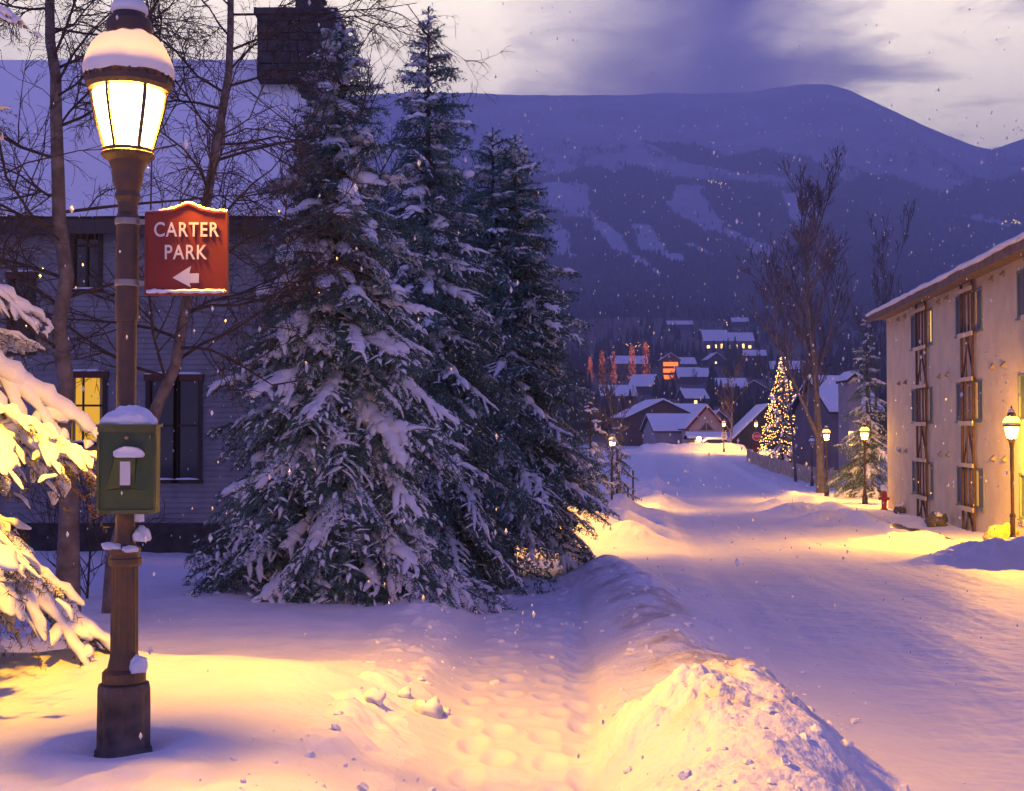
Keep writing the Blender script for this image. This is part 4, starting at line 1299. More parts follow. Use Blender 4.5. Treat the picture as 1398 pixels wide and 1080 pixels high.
# beam ends (small sloping corbels)
for zc in (2.72, 5.72, 8.62):
    for sc_ in ([spans[0][0] + 1.2, spans[0][0] + 2.6] + [s for kk in range(3) for s in (spans[kk][1] - 1.2, spans[kk][1] - 2.5)]):
        cbm = MB(); cbm.add([[0, sc_ - .13, zc + .10], [0, sc_ + .13, zc + .10], [-.13, sc_ - .13, zc - .05], [-.13, sc_ + .13, zc - .05], [0, sc_ - .13, zc - .12], [0, sc_ + .13, zc - .12]],
                            [[0, 2, 3, 1], [2, 4, 5, 3], [1, 3, 5, 5], [0, 4, 2, 2]][:2])
        cbm.add_faces([[0, sc_ - .13, zc + .10], [-.13, sc_ - .13, zc - .05], [0, sc_ - .13, zc - .12], [0, sc_ + .13, zc + .10], [-.13, sc_ + .13, zc - .05], [0, sc_ + .13, zc - .12]], [[0, 2, 1], [3, 4, 5]])
        obj('corbel', cbm, M['corbel'], bo)

# small things along the building
rng = np.random.default_rng(77)
def rock(label, u, Y, r, snow=True, m=None):
    x, y, z = gpos(u, Y)
    t_ = thing('boulder', label, 'boulder', (x, y, z))
    b_ = MB(); b_.blob((0, 0, r * .55), (r, r * .9, r * .8), rng, 16, .35); obj('stone', b_, m or mat('granite', (.17, .14, .10), .9, col2=(.08, .075, .06), vscale=7, bump=.8, bscale=12), t_, smooth=True)
    if snow:
        b_ = MB(); b_.blob((0, 0, r * 1.18), (r * .62, r * .6, r * .26), rng, 14, .3); obj('snow_cap', b_, M['snow_soft'], t_, smooth=True)
rock('snow-capped round boulder at the foot of the left trellis strip', 1278, 46.5, .36)
rock('boulder glowing yellow behind the right street lamp', 1367, 37.2, .46, False, mat('lamplit_rock', (.40, .28, .14), .9, var=.3, vscale=6))  # yellow lamp light is put into this stone's colour
rock('small half-buried stone near the building corner', 1226, 55, .28)
# hydrant
hyx = gpos(1206, 57.5)
hy = thing('fire_hydrant', 'red fire hydrant with a snow cap at the corner of the plaster building', 'hydrant', hyx)
hr = mat('hydrant_red', (.42, .025, .025), .45, spec=.5)
b_ = MB(); b_.lathe([(.17, -.1), (.17, .06), (.12, .08), (.12, .62), (.15, .64), (.15, .70), (.13, .78), (.06, .86), (.04, .92)], 16); obj('barrel', b_, hr, hy)
b_ = MB(); b_.tube([(-.24, 0, .52), (.24, 0, .52)], [.065, .065], 10); b_.tube([(0, -.26, .46), (0, .0, .46)], [.085, .085], 10); obj('outlets', b_, hr, hy)
b_ = MB(); b_.blob((0, 0, .98), (.17, .17, .17), rng, 16, .12, flat=-.1); obj('snow_cap', b_, M['snow_soft'], hy, smooth=True)

# ------------------------------------------------------------------ far street end
def hse(label, u, Y, w, d, h, rh, rz=0.0, wallc=(.2, .17, .16), gable='x', dz=0.0, lit=(), litm=None, zbase=None, roofc=(.05, .04, .04), cat='house', ridge_snow=.25, dark_win=(), chim=None, ov=.5, group=None, name='house', eave=None):
    x = (u - CX) / F * Y
    z = zbase if zbase is not None else (gz(x, Y) if Y < 171 else float(HZ(np.array([x]), np.array([Y]))[0])) + dz
    r = thing(name, label, cat, (x, Y, z), rz, group)
    wl = MB()
    wl.box((0, 0, h / 2 - .75), (w, d, h + 1.5))
    rf = MB(); sn = MB()
    if gable == 'y':      # gable end faces the camera
        for sd in (-1, 1):
            wl.add([[-w / 2, sd * d / 2, h], [w / 2, sd * d / 2, h], [0, sd * d / 2, h + rh]], [[0, 1, 2] if sd < 0 else [1, 0, 2]])
        k = rh / (w / 2)
        for sd in (-1, 1):
            xo = sd * (w / 2 + ov); zo = h - ov * k
            for mb, th, up_, ex in ((rf, .18, .02, 0), (sn, ridge_snow, .21, -.04)):
                V = []
                for yy in (-d / 2 - ov - ex, d / 2 + ov + ex):
                    V += [[xo, yy, zo + up_], [0, yy, h + rh + up_], [0, yy, h + rh + up_ + th], [xo, yy, zo + up_ + th]]
                mb.add(V, [[0, 1, 2, 3], [7, 6, 5, 4], [0, 4, 5, 1], [2, 6, 7, 3], [0, 3, 7, 4]])
    else:
        for sd in (-1, 1):
            wl.add([[sd * w / 2, -d / 2, h], [sd * w / 2, d / 2, h], [sd * w / 2, 0, h + rh]], [[0, 1, 2] if sd > 0 else [1, 0, 2]])
        k = rh / (d / 2)
        for sd in (-1, 1):
            yo = sd * (d / 2 + ov); zo = h - ov * k
            for mb, th, up_, ex in ((rf, .18, .02, 0), (sn, ridge_snow, .21, -.04)):
                V = []
                for xx in (-w / 2 - ov - ex, w / 2 + ov + ex):
                    V += [[xx, yo, zo + up_], [xx, 0, h + rh + up_], [xx, 0, h + rh + up_ + th], [xx, yo, zo + up_ + th]]
                mb.add(V, [[0, 1, 2, 3], [7, 6, 5, 4], [0, 4, 5, 1], [2, 6, 7, 3], [0, 3, 7, 4]])
    obj('wall', wl, mat('house_wall', wallc, .8, var=.12, vscale=1.0), r)
    ro = obj('roof', rf, mat('house_roof', roofc, .8), r)
    obj('roof_snow', sn, M['snow_soft'], ro)
    for (a, b_, c, e) in lit:
        g = MB(); g.box(((a + b_) / 2, -d / 2 - .02, (c + e) / 2), (b_ - a, .06, e - c)); obj('window', g, litm, r)
    for (a, b_, c, e) in dark_win:
        g = MB(); g.box(((a + b_) / 2, -d / 2 - .02, (c + e) / 2), (b_ - a, .06, e - c)); obj('window', g, dglass, r)
    if chim:
        g = MB(); g.box((chim[0], chim[1], h + rh * .5 + .6), (.8, .8, rh + 1.2)); g.box((chim[0], chim[1], h + rh + 1.25), (.9, .9, .14)); obj('chimney', g, stone, ro)
    return r


warm = glow('village_window', (1, .60, .16), 3.5, False)
orange = glow('orange_window', (1, .22, .03), 1.6, False)
yellowl = glow('yellow_wall_light', (1, .72, .18), 1.3, False)

chapel = hse('small cream house with red gable trim and pointed window at the street end', 959, 178, 4.9, 7, 3.2, 2.7, 0.0, (.55, .38, .33), 'y', dz=-.2, roofc=(.16, .02, .02))
g = MB(); g.prism([(-1.15, .9), (1.15, .9), (1.15, 2.6), (0, 3.9), (-1.15, 2.6)], -3.62, -3.50); pw = obj('window', g, mat('arch_glass', (.05, .06, .03), .3), chapel)
g = MB()
for a, b_ in (((-1.15, .9), (1.15, .9)), ((1.15, .9), (1.15, 2.6)), ((1.15, 2.6), (0, 3.9)), ((0, 3.9), (-1.15, 2.6)), ((-1.15, 2.6), (-1.15, .9)), ((0, .9), (0, 3.9)), ((-1.15, 2.6), (1.15, 2.6))):
    g.bar((a[0], -3.66, a[1]), (b_[0], -3.66, b_[1]), .14, .08)
obj('frame', g, mat('pink_trim', (.5, .33, .28), .7), pw)
g = MB()
for sd in (-1, 1): g.bar((sd * 2.95, -4.08, 2.66), (0, -4.08, 5.93), .34, .06)
obj('gable_trim', g, mat('red_gable', (.20, .016, .02), .6), chapel)
hse('low snow-roofed wing joined to the left of the red-gabled house', 915, 190, 6.5, 9, 2.6, 2.2, .1, (.35, .30, .32), 'x', dz=-.2)
hse('dark brown house with a wide low gable behind the left end of the street', 893, 205, 11, 12, 4.2, 2.6, .12, (.12, .075, .06), 'y', dz=.4)
hse('dark barn-like house with a steep snowy roof behind the stop sign lamp', 1040, 172, 9, 10, 1.0, 4.4, -.05, (.045, .035, .035), 'y', dz=.2)
hse('bright snow-roofed shed on the slope behind the red-gabled house', 937, 235, 6.2, 5.5, 3.4, 2.6, 0, (.12, .13, .17), 'x', dz=1.0)
hse('shop front glowing yellow under a snowy canopy at the street end', 963, 172.5, 4.6, 3, 1.2, .5, 0, (.5, .38, .12), 'x', dz=.1, lit=((-1.7, 1.8, .0, 1.05),), litm=yellowl, name='shop_front', cat='shop')
hse('tall pale house partly hidden behind the slim spruce', 1160, 98, 1.0, 3, 7.6, .4, 0, (.36, .29, .28), 'y', dz=0, lit=((-.5, .0, 2.6, 3.7),), litm=warm, ov=.15)
hse('grey house with a snowy roof left of the slim spruce', 1140, 110, 4.5, 6, 5.4, 2.6, .3, (.15, .13, .15), 'x', dz=0, lit=((.2, .9, 2.0, 3.2),), litm=yellowl)
# village on the slope
Vg = 'village houses on the slope'
hse('chalet front glowing orange on every floor, between the orange-lit aspens and snowy roofs', 914, 540, 8, 9, 9.0, 2.6, 0, (.25, .08, .03), 'y', lit=[(-3.2, 3.2, .6 + 2.8 * k, 2.4 + 2.8 * k) for k in range(3)], litm=orange, group=Vg)
hse('wide lodge with a broad snowy roof and a row of bright lights', 993, 800, 32, 14, 5.5, 5.5, 0, (.16, .15, .19), 'x', lit=[(-14 + 4.4 * k, -12.2 + 4.4 * k, .8, 2.6 + (k % 3) * .5) for k in range(7)], litm=warm, group=Vg)
hse('twin-roofed house right of the glowing orange chalet', 939, 530, 9.5, 8, 3.0, 3.6, .05, (.07, .07, .11), 'x', group=Vg)
hse('snow-roofed house adjoining the twin roof on its right', 957, 528, 5.5, 8, 2.6, 3.4, .05, (.07, .07, .11), 'x', group=Vg)
hse('long low snowy roof above the glowing orange chalet', 925, 600, 16, 9, 3.6, 3.0, .1, (.08, .075, .11), 'x', group=Vg)
hse('snowy roof directly behind the orange-lit aspens', 858, 590, 17, 9, 4.5, 3.5, .05, (.09, .07, .09), 'x', group=Vg)
hse('steep snowy roof just below the orange-lit aspens', 880, 470, 9, 8, 2.6, 4.0, -.5, (.07, .065, .09), 'x', group=Vg)
hse('long snow-roofed row house right of the twin roof and below the lodge', 995, 455, 12, 8, 3.0, 3.0, .06, (.07, .07, .10), 'x', group=Vg)
hse('dark gabled house at the right end of the row house', 1030, 440, 11, 9, 3.2, 3.4, -.2, (.06, .055, .08), 'y', group=Vg)
hse('small pinkish snow roof in the middle of the dark wood', 911, 350, 7, 7, 2.2, 2.8, .4, (.10, .07, .08), 'x', group=Vg)
hse('small snow roof left of the pinkish one among the trees', 868, 340, 6, 6, 2.4, 2.4, .0, (.07, .07, .09), 'x', group=Vg)
hse('farthest snow-roofed row above the village', 928, 985, 20, 9, 3.0, 3.0, 0, (.10, .10, .14), 'x', group=Vg)
hse('dark-roofed house beside the lodge on its upper left', 975, 900, 18, 9, 3.2, 3.0, 0, (.08, .08, .12), 'x', group=Vg)
hse('snow-roofed cottage at the edge of the bare trees on the right of the village', 1068, 380, 8, 7, 3, 2.8, .2, (.08, .07, .09), 'x', group=Vg)


for (lb, u, Y, w_, dd, hh, rh, rz_, gb) in (
        ('small cottage with a snowy gable below the wide lodge', 975, 640, 9, 8, 3.2, 3.2, .2, 'y'), ('low cottage right of the wide lodge lights', 1030, 690, 12, 9, 3.0, 3.0, -.1, 'x'),
        ('broad roof at the left below the aspens, half hidden by spruce tips', 842, 430, 12, 9, 3.0, 3.4, .1, 'x'), ('snowy cabin between the steep roof and the row house', 945, 410, 8, 7, 2.8, 2.8, .3, 'x'),
        ('lone cabin high above the lodge at the forest edge', 1010, 1060, 14, 9, 3.5, 3.5, 0, 'x'), ('long barn roof on the right slope behind the bare trees', 1075, 560, 15, 9, 3.0, 3.4, -.1, 'x'),
        ('little house low on the slope behind the bright shed', 975, 300, 6, 6, 2.4, 2.4, .2, 'y'), ('dark-walled cabin right of the small pinkish roof', 930, 330, 5.5, 5, 2.4, 2.2, -.2, 'x')):
    hse(lb, u, Y, w_, dd, hh, rh, rz_, (.08, .07, .09), gb, group=Vg, lit=((-.9, .1, 1.0, 2.0),) if (int(u) % 3 == 0) else (), litm=warm)


def bulbs(pts, r, m, name, parent):
    pts = np.asarray(pts, float); o = np.array([[1, 0, 0], [-1, 0, 0], [0, 1, 0], [0, -1, 0], [0, 0, 1], [0, 0, -1]]) * r
    V = (pts[:, None] + o[None]).reshape(-1, 3)
    f = np.array([[0, 2, 4], [2, 1, 4], [1, 3, 4], [3, 0, 4], [2, 0, 5], [1, 2, 5], [3, 1, 5], [0, 3, 5]])
    Fb = (np.arange(len(pts))[:, None, None] * 6 + f[None]).reshape(-1, 3)
    mb = MB(); mb.add(V, Fb)
    return obj(name, mb, m, parent, smooth=True)


# orange lit aspens
rng = np.random.default_rng(41)
og = glow('orange_bulbs', (1, .20, .05), 1.0, False)
aspm = [bare_mesh('a', 15, .2, 51 + k, lvl=3, nkid=(16, 6, 5), up=.9, spread=.5, ratio=.30, start=.1, minr=.05).mesh('branches') for k in range(2)]
obark = mat('orange_lit_bark', (.22, .08, .05), .9)  # glow of the orange bulbs painted into the bark colour
for k, (u, hh, nm) in enumerate([(806, 12, 'leftmost'), (822, 15, 'second from the left'), (838, 14, 'third from the left'), (863, 16, 'fourth from the left'), (882, 17, 'rightmost')]):
    Y = 520 + rng.uniform(-10, 10); x = (u - CX) / F * Y; z = float(HZ(np.array([x]), np.array([Y]))[0])
    t_ = split_tree('lit_aspen', f'aspen wrapped in orange lights on the slope, {nm} of five', 'tree', (x, Y, z), aspm[k % 2], obark, rz=k * 1.7, group='orange-lit aspens', scale=hh / 15)
    n = 260; hq = rng.uniform(.06, 1, n); rr = 1.8 * np.sqrt(np.clip(1 - np.abs(hq - .35) * 1.25, 0.05, 1)) * rng.uniform(0, 1, n) ** .6; a = rng.uniform(0, 6.28, n)
    bulbs(np.stack([rr * np.cos(a), rr * np.sin(a), hq * 15], 1), .14, og, 'string_lights', t_)
bl_m = glow('far_bulbs', (1, .66, .3), 2.2, False)
# street-side glow bulbs by the lodge and on the mountain
def light_cluster(label, u, v, n, su, sv, r, m, seed, Y=None):
    rg_ = np.random.default_rng(seed); us = u + rg_.normal(0, su, n); vs = v + rg_.normal(0, sv, n)
    Yd = Dof(us, vs) if Y is None else np.full(n, float(Y)); x = (us - CX) / F * Yd; z = HZ(x, Yd) + (2.5 * Yd / 1000 + 1.5)
    c = np.array([x.mean(), Yd.mean(), z.min() - 1])
    t_ = thing('light_cluster', label, 'lights', c)
    bulbs(np.stack([x, Yd, z], 1) - c, r, m, 'bulbs', t_)
light_cluster('cluster of warm lights in front of the wide lodge', 1000, 444, 16, 14, 2.5, .55, bl_m, 1)
light_cluster('row of lights at the top of the middle ski run', 976, 264, 16, 9, 1.2, 2.2, bl_m, 2)
light_cluster('bright lights beside the ski run at the far right', 1392, 303, 14, 8, 2, 3.2, bl_m, 3)
light_cluster('two faint lights in the dark forest above the orange aspens', 868, 414, 4, 3, 2, .7, bl_m, 4)
light_cluster('yellow lights below the orange-lit aspens', 868, 477, 26, 12, 2.0, .30, glow('amber_bulbs', (1, .5, .1), 4, False), 6)

# christmas tree
ct = gpos(1069, 126)
PC = protoset([.4, .8, 1.4, 2.0], 2, 700, per_m=60, ln=.08, w=.012, snow=.45, sr=.06, sp=.12)
xt = spruce('christmas_tree', 'christmas tree covered in warm white string lights behind the board fence', 'tree', ct, 11.5, 2.55, PC, 61, dens=.6, z0=.04, pow_=.9, snow_fn=lambda hf, az, L: .5)
rng = np.random.default_rng(62); pts = []
for k in range(22):
    hf = .04 + .94 * (k / 22) ** .95; R = 2.6 * (1 - hf) ** .9 * 1.02 + .05
    n = int(9 + 52 * (1 - hf)); ph = rng.uniform(0, 6.28)
    for q in range(n):
        a = (q + rng.uniform(-.4, .4)) / n * 6.283 + ph
        pts.append((R * math.cos(a) * rng.uniform(.78, 1.1), R * math.sin(a) * rng.uniform(.78, 1.1), 11.5 * hf + .34 * math.sin(a * 2.6 + k * 1.7) * (1 - hf) + rng.normal(0, .10) - .2))
bulbs(pts, .052, glow('xmas_bulbs', (1, .45, .11), 7.0, True), 'string_lights', xt)
xl_ = bpy.data.lights.new('tree_glow', 'POINT'); xl_.energy = 0.0

# fence
fa_, fb_ = (1020, 128), (1146, 80)
A = np.array(gpos(*fa_)); B = np.array(gpos(*fb_))
fn = thing('board_fence', 'weathered vertical board fence running below the lit christmas tree', 'fence', A)
L = np.linalg.norm((B - A)[:2]); n = int(L / .95); bdm = MB()
for k in range(n + 1):
    q = A + (B - A) * k / n; zz0 = gz(q[0], q[1]); hh = 1.25 + .05 * math.sin(k * 2.3)
    bdm.box(np.array([q[0], q[1], zz0 + hh / 2 - .1]) - A, (.86, .04, hh + .1), rz=math.atan2(B[1] - A[1], B[0] - A[0]))
obj('boards', bdm, mat('weathered_boards', (.52, .38, .26), .85, var=.3, vscale=2.5), fn)
rl = MB(); rl.bar((.08, 0, .8), tuple(B - A + np.array([.08, 0, .8])), .05, .1); rl.bar((.08, 0, .3), tuple(B - A + np.array([.08, 0, .3])), .05, .1); obj('rails', rl, M['bark'], fn)

# stop sign under the lamp and white notice
def octo(r): return [(r * math.cos(rad(22.5 + 45 * k)), r * math.sin(rad(22.5 + 45 * k))) for k in range(8)]
sx = gpos(1032.5, 149.7)
st = thing('stop_sign', 'red octagonal STOP sign on the far lamp post', 'sign', (sx[0], sx[1], LO[3].location.z + 2.05))
g = MB(); g.prism([(x, z) for x, z in octo(.54)], -.10, -.07); obj('plate', g, M['sign_white'], st)
g = MB(); g.prism([(x, z) for x, z in octo(.49)], -.105, -.099); obj('face', g, mat('stop_red', (.55, .015, .02), .5), st)
link('lettering', text_mesh('STOP', .40, 0, 0, .85, y=-.11, ext=.003), M['sign_white'], st)
nx_ = gpos(988.3, 153.7)
ns = thing('notice_sign', 'white rectangular notice on the left far lamp post', 'sign', (nx_[0], nx_[1], LO[4].location.z + 2.0))
g = MB(); g.box((0, -.09, 0), (.66, .03, .92)); obj('plate', g, M['sign_white'], ns)
g = MB()
for z_, w_ in ((.28, .42), (.12, .46), (-.06, .34), (-.22, .44)): g.box((0, -.108, z_), (w_, .006, .07))
obj('lettering', g, M['dark'], ns)
# low lamp globe in front of the house
lg = gpos(954, 160)
lo_ = thing('lamp_globe', 'low round lamp glowing in front of the red-gabled house', 'lamp', lg)
g = MB(); g.lathe([(.09, -.2), (.06, .1), (.05, 1.15), (.09, 1.2)], 10); obj('post', g, M['iron'], lo_)
g = MB(); g.blob((0, 0, 1.5), .33, rng, 16, 0); obj('globe', g, glow('globe', (1, .75, .32), 9, False), lo_, smooth=True)
pl = bpy.data.lights.new('globe_bulb', 'POINT'); pl.energy = 800; pl.color = (1, .55, .17); pl.shadow_soft_size = .35
po = bpy.data.objects.new('globe_bulb', pl); COL.objects.link(po); po.parent = lo_; po.location = (0, -.5, 1.9)

# snow hedge bank closing the street, shrub by the stop sign, parked car
def heap(name, label, cat, u0, u1, Y, w, h, seed, m=None):
    rg_ = np.random.default_rng(seed); x0, x1 = (u0 - CX) / F * Y, (u1 - CX) / F * Y
    n = 90; mm = 14; xs = np.linspace(0, x1 - x0, n); qs = np.linspace(-1, 1, mm)
    X, Qm = np.meshgrid(xs, qs, indexing='ij')
    z0_ = gz(x0, Y)
    zz = h * np.cos(Qm * math.pi / 2) ** .7 * (1 + .25 * fbm(X * .6, Qm, 3, seed)) * sst(0, .8, X) * sst(0, .8, (x1 - x0) - X) + .08 * fbm(X * 2, Qm * 2, 3, seed + 1) - .15
    V = np.stack([X, Qm * w / 2, zz], 2).reshape(-1, 3); i = np.arange(n - 1)[:, None] * mm; j = np.arange(mm - 1)[None]
    mb = MB(); mb.add(V, np.stack([i + j, i + mm + j, i + mm + j + 1, i + j + 1], 2).reshape(-1, 4))
    o = obj(name, mb, m or M['snow'], smooth=True); o.location = (x0, Y, z0_); tag(o, label, cat)
heap('snow_bank', 'long lamp-lit snow bank closing off the far end of the street', 'snow bank', 868, 1022, 158, 3.0, 1.1, 3)
rng = np.random.default_rng(90)
sb = bare_mesh('s', 1.7, .03, 95, lvl=3, nkid=(16, 7, 5), up=.6, spread=.8, ratio=.6, start=.02, minr=.016).mesh('branches')
split_tree('bare_shrub', 'rusty orange shrub at the far end of the board fence below the stop sign', 'shrub', gpos(1031, 143), sb, mat('rusty_twigs', (.38, .10, .03), .9), scale=.8)
# parked car behind the far snow bank
cx_, cy_, cz_ = gpos(975, 162)
car = thing('parked_car', 'snow-covered dark car parked by the bank at the street end', 'car', (cx_, cy_, cz_), 0.05)
g = MB(); V = [(-2.1, .35), (2.1, .35), (2.1, .8), (1.25, .92), (.75, 1.4), (-1.0, 1.42), (-1.6, .95), (-2.1, .85)]; g.prism(V, -.85, .85); obj('body', g, mat('car_paint', (.04, .04, .07), .35, spec=.5), car)
g = MB(); g.prism([(-1.3, .95), (1.1, .95), (.7, 1.33), (-.95, 1.35)], -.87, -.855); obj('window', g, dglass, car)
g = MB(); g.prism([(-1.65, 1.0), (-1.0, 1.43), (.75, 1.41), (1.25, .95), (2.0, .84), (1.9, .95), (1.2, 1.08), (.75, 1.62), (-1.05, 1.66), (-1.75, 1.12)], -.8, .8); obj('snow_cover', g, M['snow_soft'], car)
for sx_ in (-1.3, 1.3):
    for sy in (-1, 1):
        g = MB(); g.tube([(sx_, sy * .72, .33), (sx_, sy * .88, .33)], [.33, .33], 14); obj('wheel', g, M['dark'], car)

# left roadside low trees and marker posts
split_tree('bare_tree', 'dark bushy bare tree at the end of the spruce row by the road', 'tree', gpos(846, 66), bare_mesh('b', 6.6, .08, 97, lvl=4, nkid=(14, 6, 5, 3), up=.5, spread=.7, ratio=.4, start=.12, minr=.012).mesh('branches'), M['bark_far'])
spruce('spruce_tree', 'small dark spruce at the road end of the spruce row', 'tree', gpos(806, 47, -.05), 4.9, 1.55, PB, 71, dens=.7, z0=.08, snow_fn=lambda hf, az, L: .7)
spruce('spruce_tree', 'second small spruce farther along, beside the two thin posts', 'tree', gpos(842, 57, -.05), 4.0, 1.35, PB, 72, dens=.6, z0=.06, snow_fn=lambda hf, az, L: .6)
for u, Y, h_, lb in ((777, 37.2, 1.1, 'thin dark marker post beside the driveway snow'), (864, 58, 1.7, 'taller thin post by the far roadside drift'), (857, 57.5, .8, 'short stake next to the taller thin post'), (835, 50, 1.6, 'thin post in front of the small dark spruce')):
    p_ = gpos(u, Y); g = MB(); g.lathe([(.045, -.4), (.042, h_ * .5), (.04, h_), (.02, h_ + .02)], 8)
    o = obj('marker_post', g, M['bark'], None); o.location = p_; tag(o, lb, 'post')

# hillside woods
def far_spruce_mesh(seed, H=10):
    rg_ = np.random.default_rng(seed); mb = MB(); n = 34
    for k in range(n):
        hf = .05 + .95 * k / n; R = 2.0 * (1 - hf) ** .85 + .12; m_ = 9
        a = np.arange(m_) / m_ * 6.283 + rg_.uniform(0, 6.28)
        r1 = R * rg_.uniform(.55, 1.15, m_)
        for q in range(m_):
            c, s_ = math.cos(a[q]), math.sin(a[q]); w_ = .22 + .16 * R; zc = H * hf
            mb.add([[0, 0, zc + .5], [c * r1[q] - s_ * w_, s_ * r1[q] + c * w_, zc - .25 * r1[q]], [c * r1[q] * 1.25, s_ * r1[q] * 1.25, zc - .4 * r1[q]], [c * r1[q] + s_ * w_, s_ * r1[q] - c * w_, zc - .25 * r1[q]]], [[0, 1, 2], [0, 2, 3]])
    mb.tube([(0, 0, -.5), (0, 0, H * .97)], [.16, .02], 5)
    return mb.mesh('crown')


fsm = [far_spruce_mesh(200 + k) for k in range(3)]
fneed = mat('hill_needles', (.028, .042, .040), .9, var=.4, vscale=.6)
for m_ in fsm: m_.materials.append(fneed)
rng = np.random.default_rng(55)
houses_px = [(o.location.x, o.location.y) for o in bpy.data.objects if o.get('category') in ('house', 'shop') and o.location.y > 160]
def clear(x, y):   # keep trees from standing on or right before a house
    u = CX + F * x / y
    for hx_, hy_ in houses_px:
        uh = CX + F * hx_ / hy_
        if abs(u - uh) < 16 * (600 / max(hy_, 300)) and -90 < hy_ - y < 12 and hy_ - y < hy_ * .16: return False
        if abs(u - uh) < 9 and 0 < hy_ - y < 60: return False
    return True
# woodland masses (countless)
bsm = bare_mesh('w', 8, .10, 301, lvl=3, nkid=(9, 5, 4), up=.8, spread=.6, ratio=.42, start=.15, minr=.035, sides=(4, 3, 3, 3))
bV = np.concatenate(bsm.v); bF = {}
for f, _ in bsm.f: bF.setdefault(f.shape[1], []).append(f)
bF = {k: np.concatenate(v) for k, v in bF.items()}
def me_arrays(me):
    V = np.empty(len(me.vertices) * 3, np.float32); me.vertices.foreach_get('co', V)
    return V.reshape(-1, 3), [np.array(p.vertices) for p in me.polygons]
sp_arr = []
for m_ in fsm:
    V, ps = me_arrays(m_); d = {}
    for p in ps: d.setdefault(len(p), []).append(p)
    sp_arr.append((V, {k: np.array(v) for k, v in d.items()}))
wc_, wb_ = MB(), MB()
for k in range(3800):
    u = rng.uniform(600, 1400); v = 430 + 170 * rng.uniform(0, 1) ** 1.9
    Y = float(Dof(np.array([u]), np.array([v]))[0]); x = (u - CX) / F * Y
    if Y > 1250 or (not clear(x, Y) and rng.uniform() > .12): continue
    z = float(HZ(np.array([x]), np.array([Y]))[0])
    a = rng.uniform(0, 6.28); ca, sa = math.cos(a), math.sin(a); Rz = np.array([[ca, -sa, 0], [sa, ca, 0], [0, 0, 1.]])
    bare = vn(u / 60, v / 40, 99) > (.15 if v > 520 else .45)
    if bare:
        sc = rng.uniform(.55, 1.1); n0 = wb_.n; wb_.v.append(((bV * sc) @ Rz.T + [x, Y, z - .3]).astype(np.float32)); wb_.n += len(bV)
        for kk, f in bF.items(): wb_.f.append((f + n0, 0))
    else:
        V, fs = sp_arr[rng.integers(3)]; sc = rng.uniform(.45, 1.0); sx_ = rng.uniform(.8, 1.1); n0 = wc_.n
        wc_.v.append(((V * [sc * sx_, sc * sx_, sc]) @ Rz.T + [x, Y, z - .3]).astype(np.float32)); wc_.n += len(V)
        for kk, f in fs.items(): wc_.f.append((f + n0, 0))
tag(obj('conifer_woods', wc_, fneed), 'dark conifer woods filling the slope around the village', 'woods', kind='stuff')
tag(obj('leafless_woods', wb_, mat('wood_twigs', (.075, .06, .06), .9)), 'brownish leafless woods at the foot of the slope', 'woods', kind='stuff')

# loose snow chunks by the sidewalk shoulder and on the pile
rng = np.random.default_rng(101)
for k, (u, v, r, lb) in enumerate([(587, 962, .085, 'largest snow chunk on the sidewalk shoulder'), (553, 943, .05, 'snow chunk just left of the largest one on the shoulder'), (513, 948, .06, 'outermost left snow chunk on the shoulder'),
                                   (608, 968, .035, 'small snow chunk right of the largest one'), (1153, 1012, .03, 'small snow lump at the road side of the near pile')]):
    Y = 6.0
    for _ in range(40):
        x = (u - CX) / F * Y; Y = (CZ - gz(x, Y)) * F / (v + r * 130 - HOR) * .5 + Y * .5
    g = MB(); g.blob((0, 0, r * .5), (r * 1.1, r, r * .85), rng, 14, .4)
    o = obj('snow_chunk', g, M['snow_soft'], smooth=True); o.location = ((u - CX) / F * Y, Y, gz((u - CX) / F * Y, Y)); tag(o, lb, 'snow chunk', 'loose snow chunks')

# loose crumbs thrown up by the plough
rng = np.random.default_rng(303)
cm = MB()
for k in range(900):
    a = rng.uniform()
    y = 5.2 + 20 * rng.uniform() ** 1.8
    wc, ww = walk_c(y); bc, bw, bh = bank_c(y)
    if a < .45: x = bc + rng.normal(0, .62) * bw
    elif a < .75: x = wc - ww - .3 + rng.normal(0, .28)
    elif a < .9: x = bc + bw * .8 + abs(rng.normal(0, .25))
    else: x = wc + rng.normal(0, .4)
    r = .006 + .030 * rng.uniform() ** 6
    cm.blob((x, y, gz(x, y) + r * .3), (r * rng.uniform(.8, 1.4), r * rng.uniform(.8, 1.3), r * rng.uniform(.6, 1)), rng, 6, .5, rz=rng.uniform(0, 6))
tag(obj('snow_crumbs', cm, M['snow_soft']), 'loose snow crumbs scattered along the ploughed bank and footpath edge', 'snow crumbs', kind='stuff')

# falling snow
rng = np.random.default_rng(2024)
n = 9000
Yf = 2.2 + 43 * rng.uniform(0, 1, n) ** .62
uf = rng.uniform(-500, 1900, n); vf = rng.uniform(-250, 1150, n)
X = (uf - CX) / F * Yf; Z = CZ + (HOR - vf) / F * Yf
ok = (Z > G(X, Yf, False) + .05) & ((Z - CZ < .26 * Yf) | (rng.uniform(0, 1, n) < .25))
X, Yf, Z = X[ok], Yf[ok], Z[ok]
r = rng.uniform(.0036, .0090, len(X)) * np.interp(Yf, [2, 8, 45], [.7, 1.05, 3.6])
r *= 1 + .8 * (rng.uniform(0, 1, len(X)) > .93)
o = np.array([[1, 0, 0], [-.5, .87, 0], [-.5, -.87, 0], [0, 0, 1.7], [0, 0, -1.7]])
V = np.stack([X, Yf, Z], 1)[:, None] + o[None] * r[:, None, None]
f = np.array([[0, 1, 3], [1, 2, 3], [2, 0, 3], [1, 0, 4], [2, 1, 4], [0, 2, 4]])
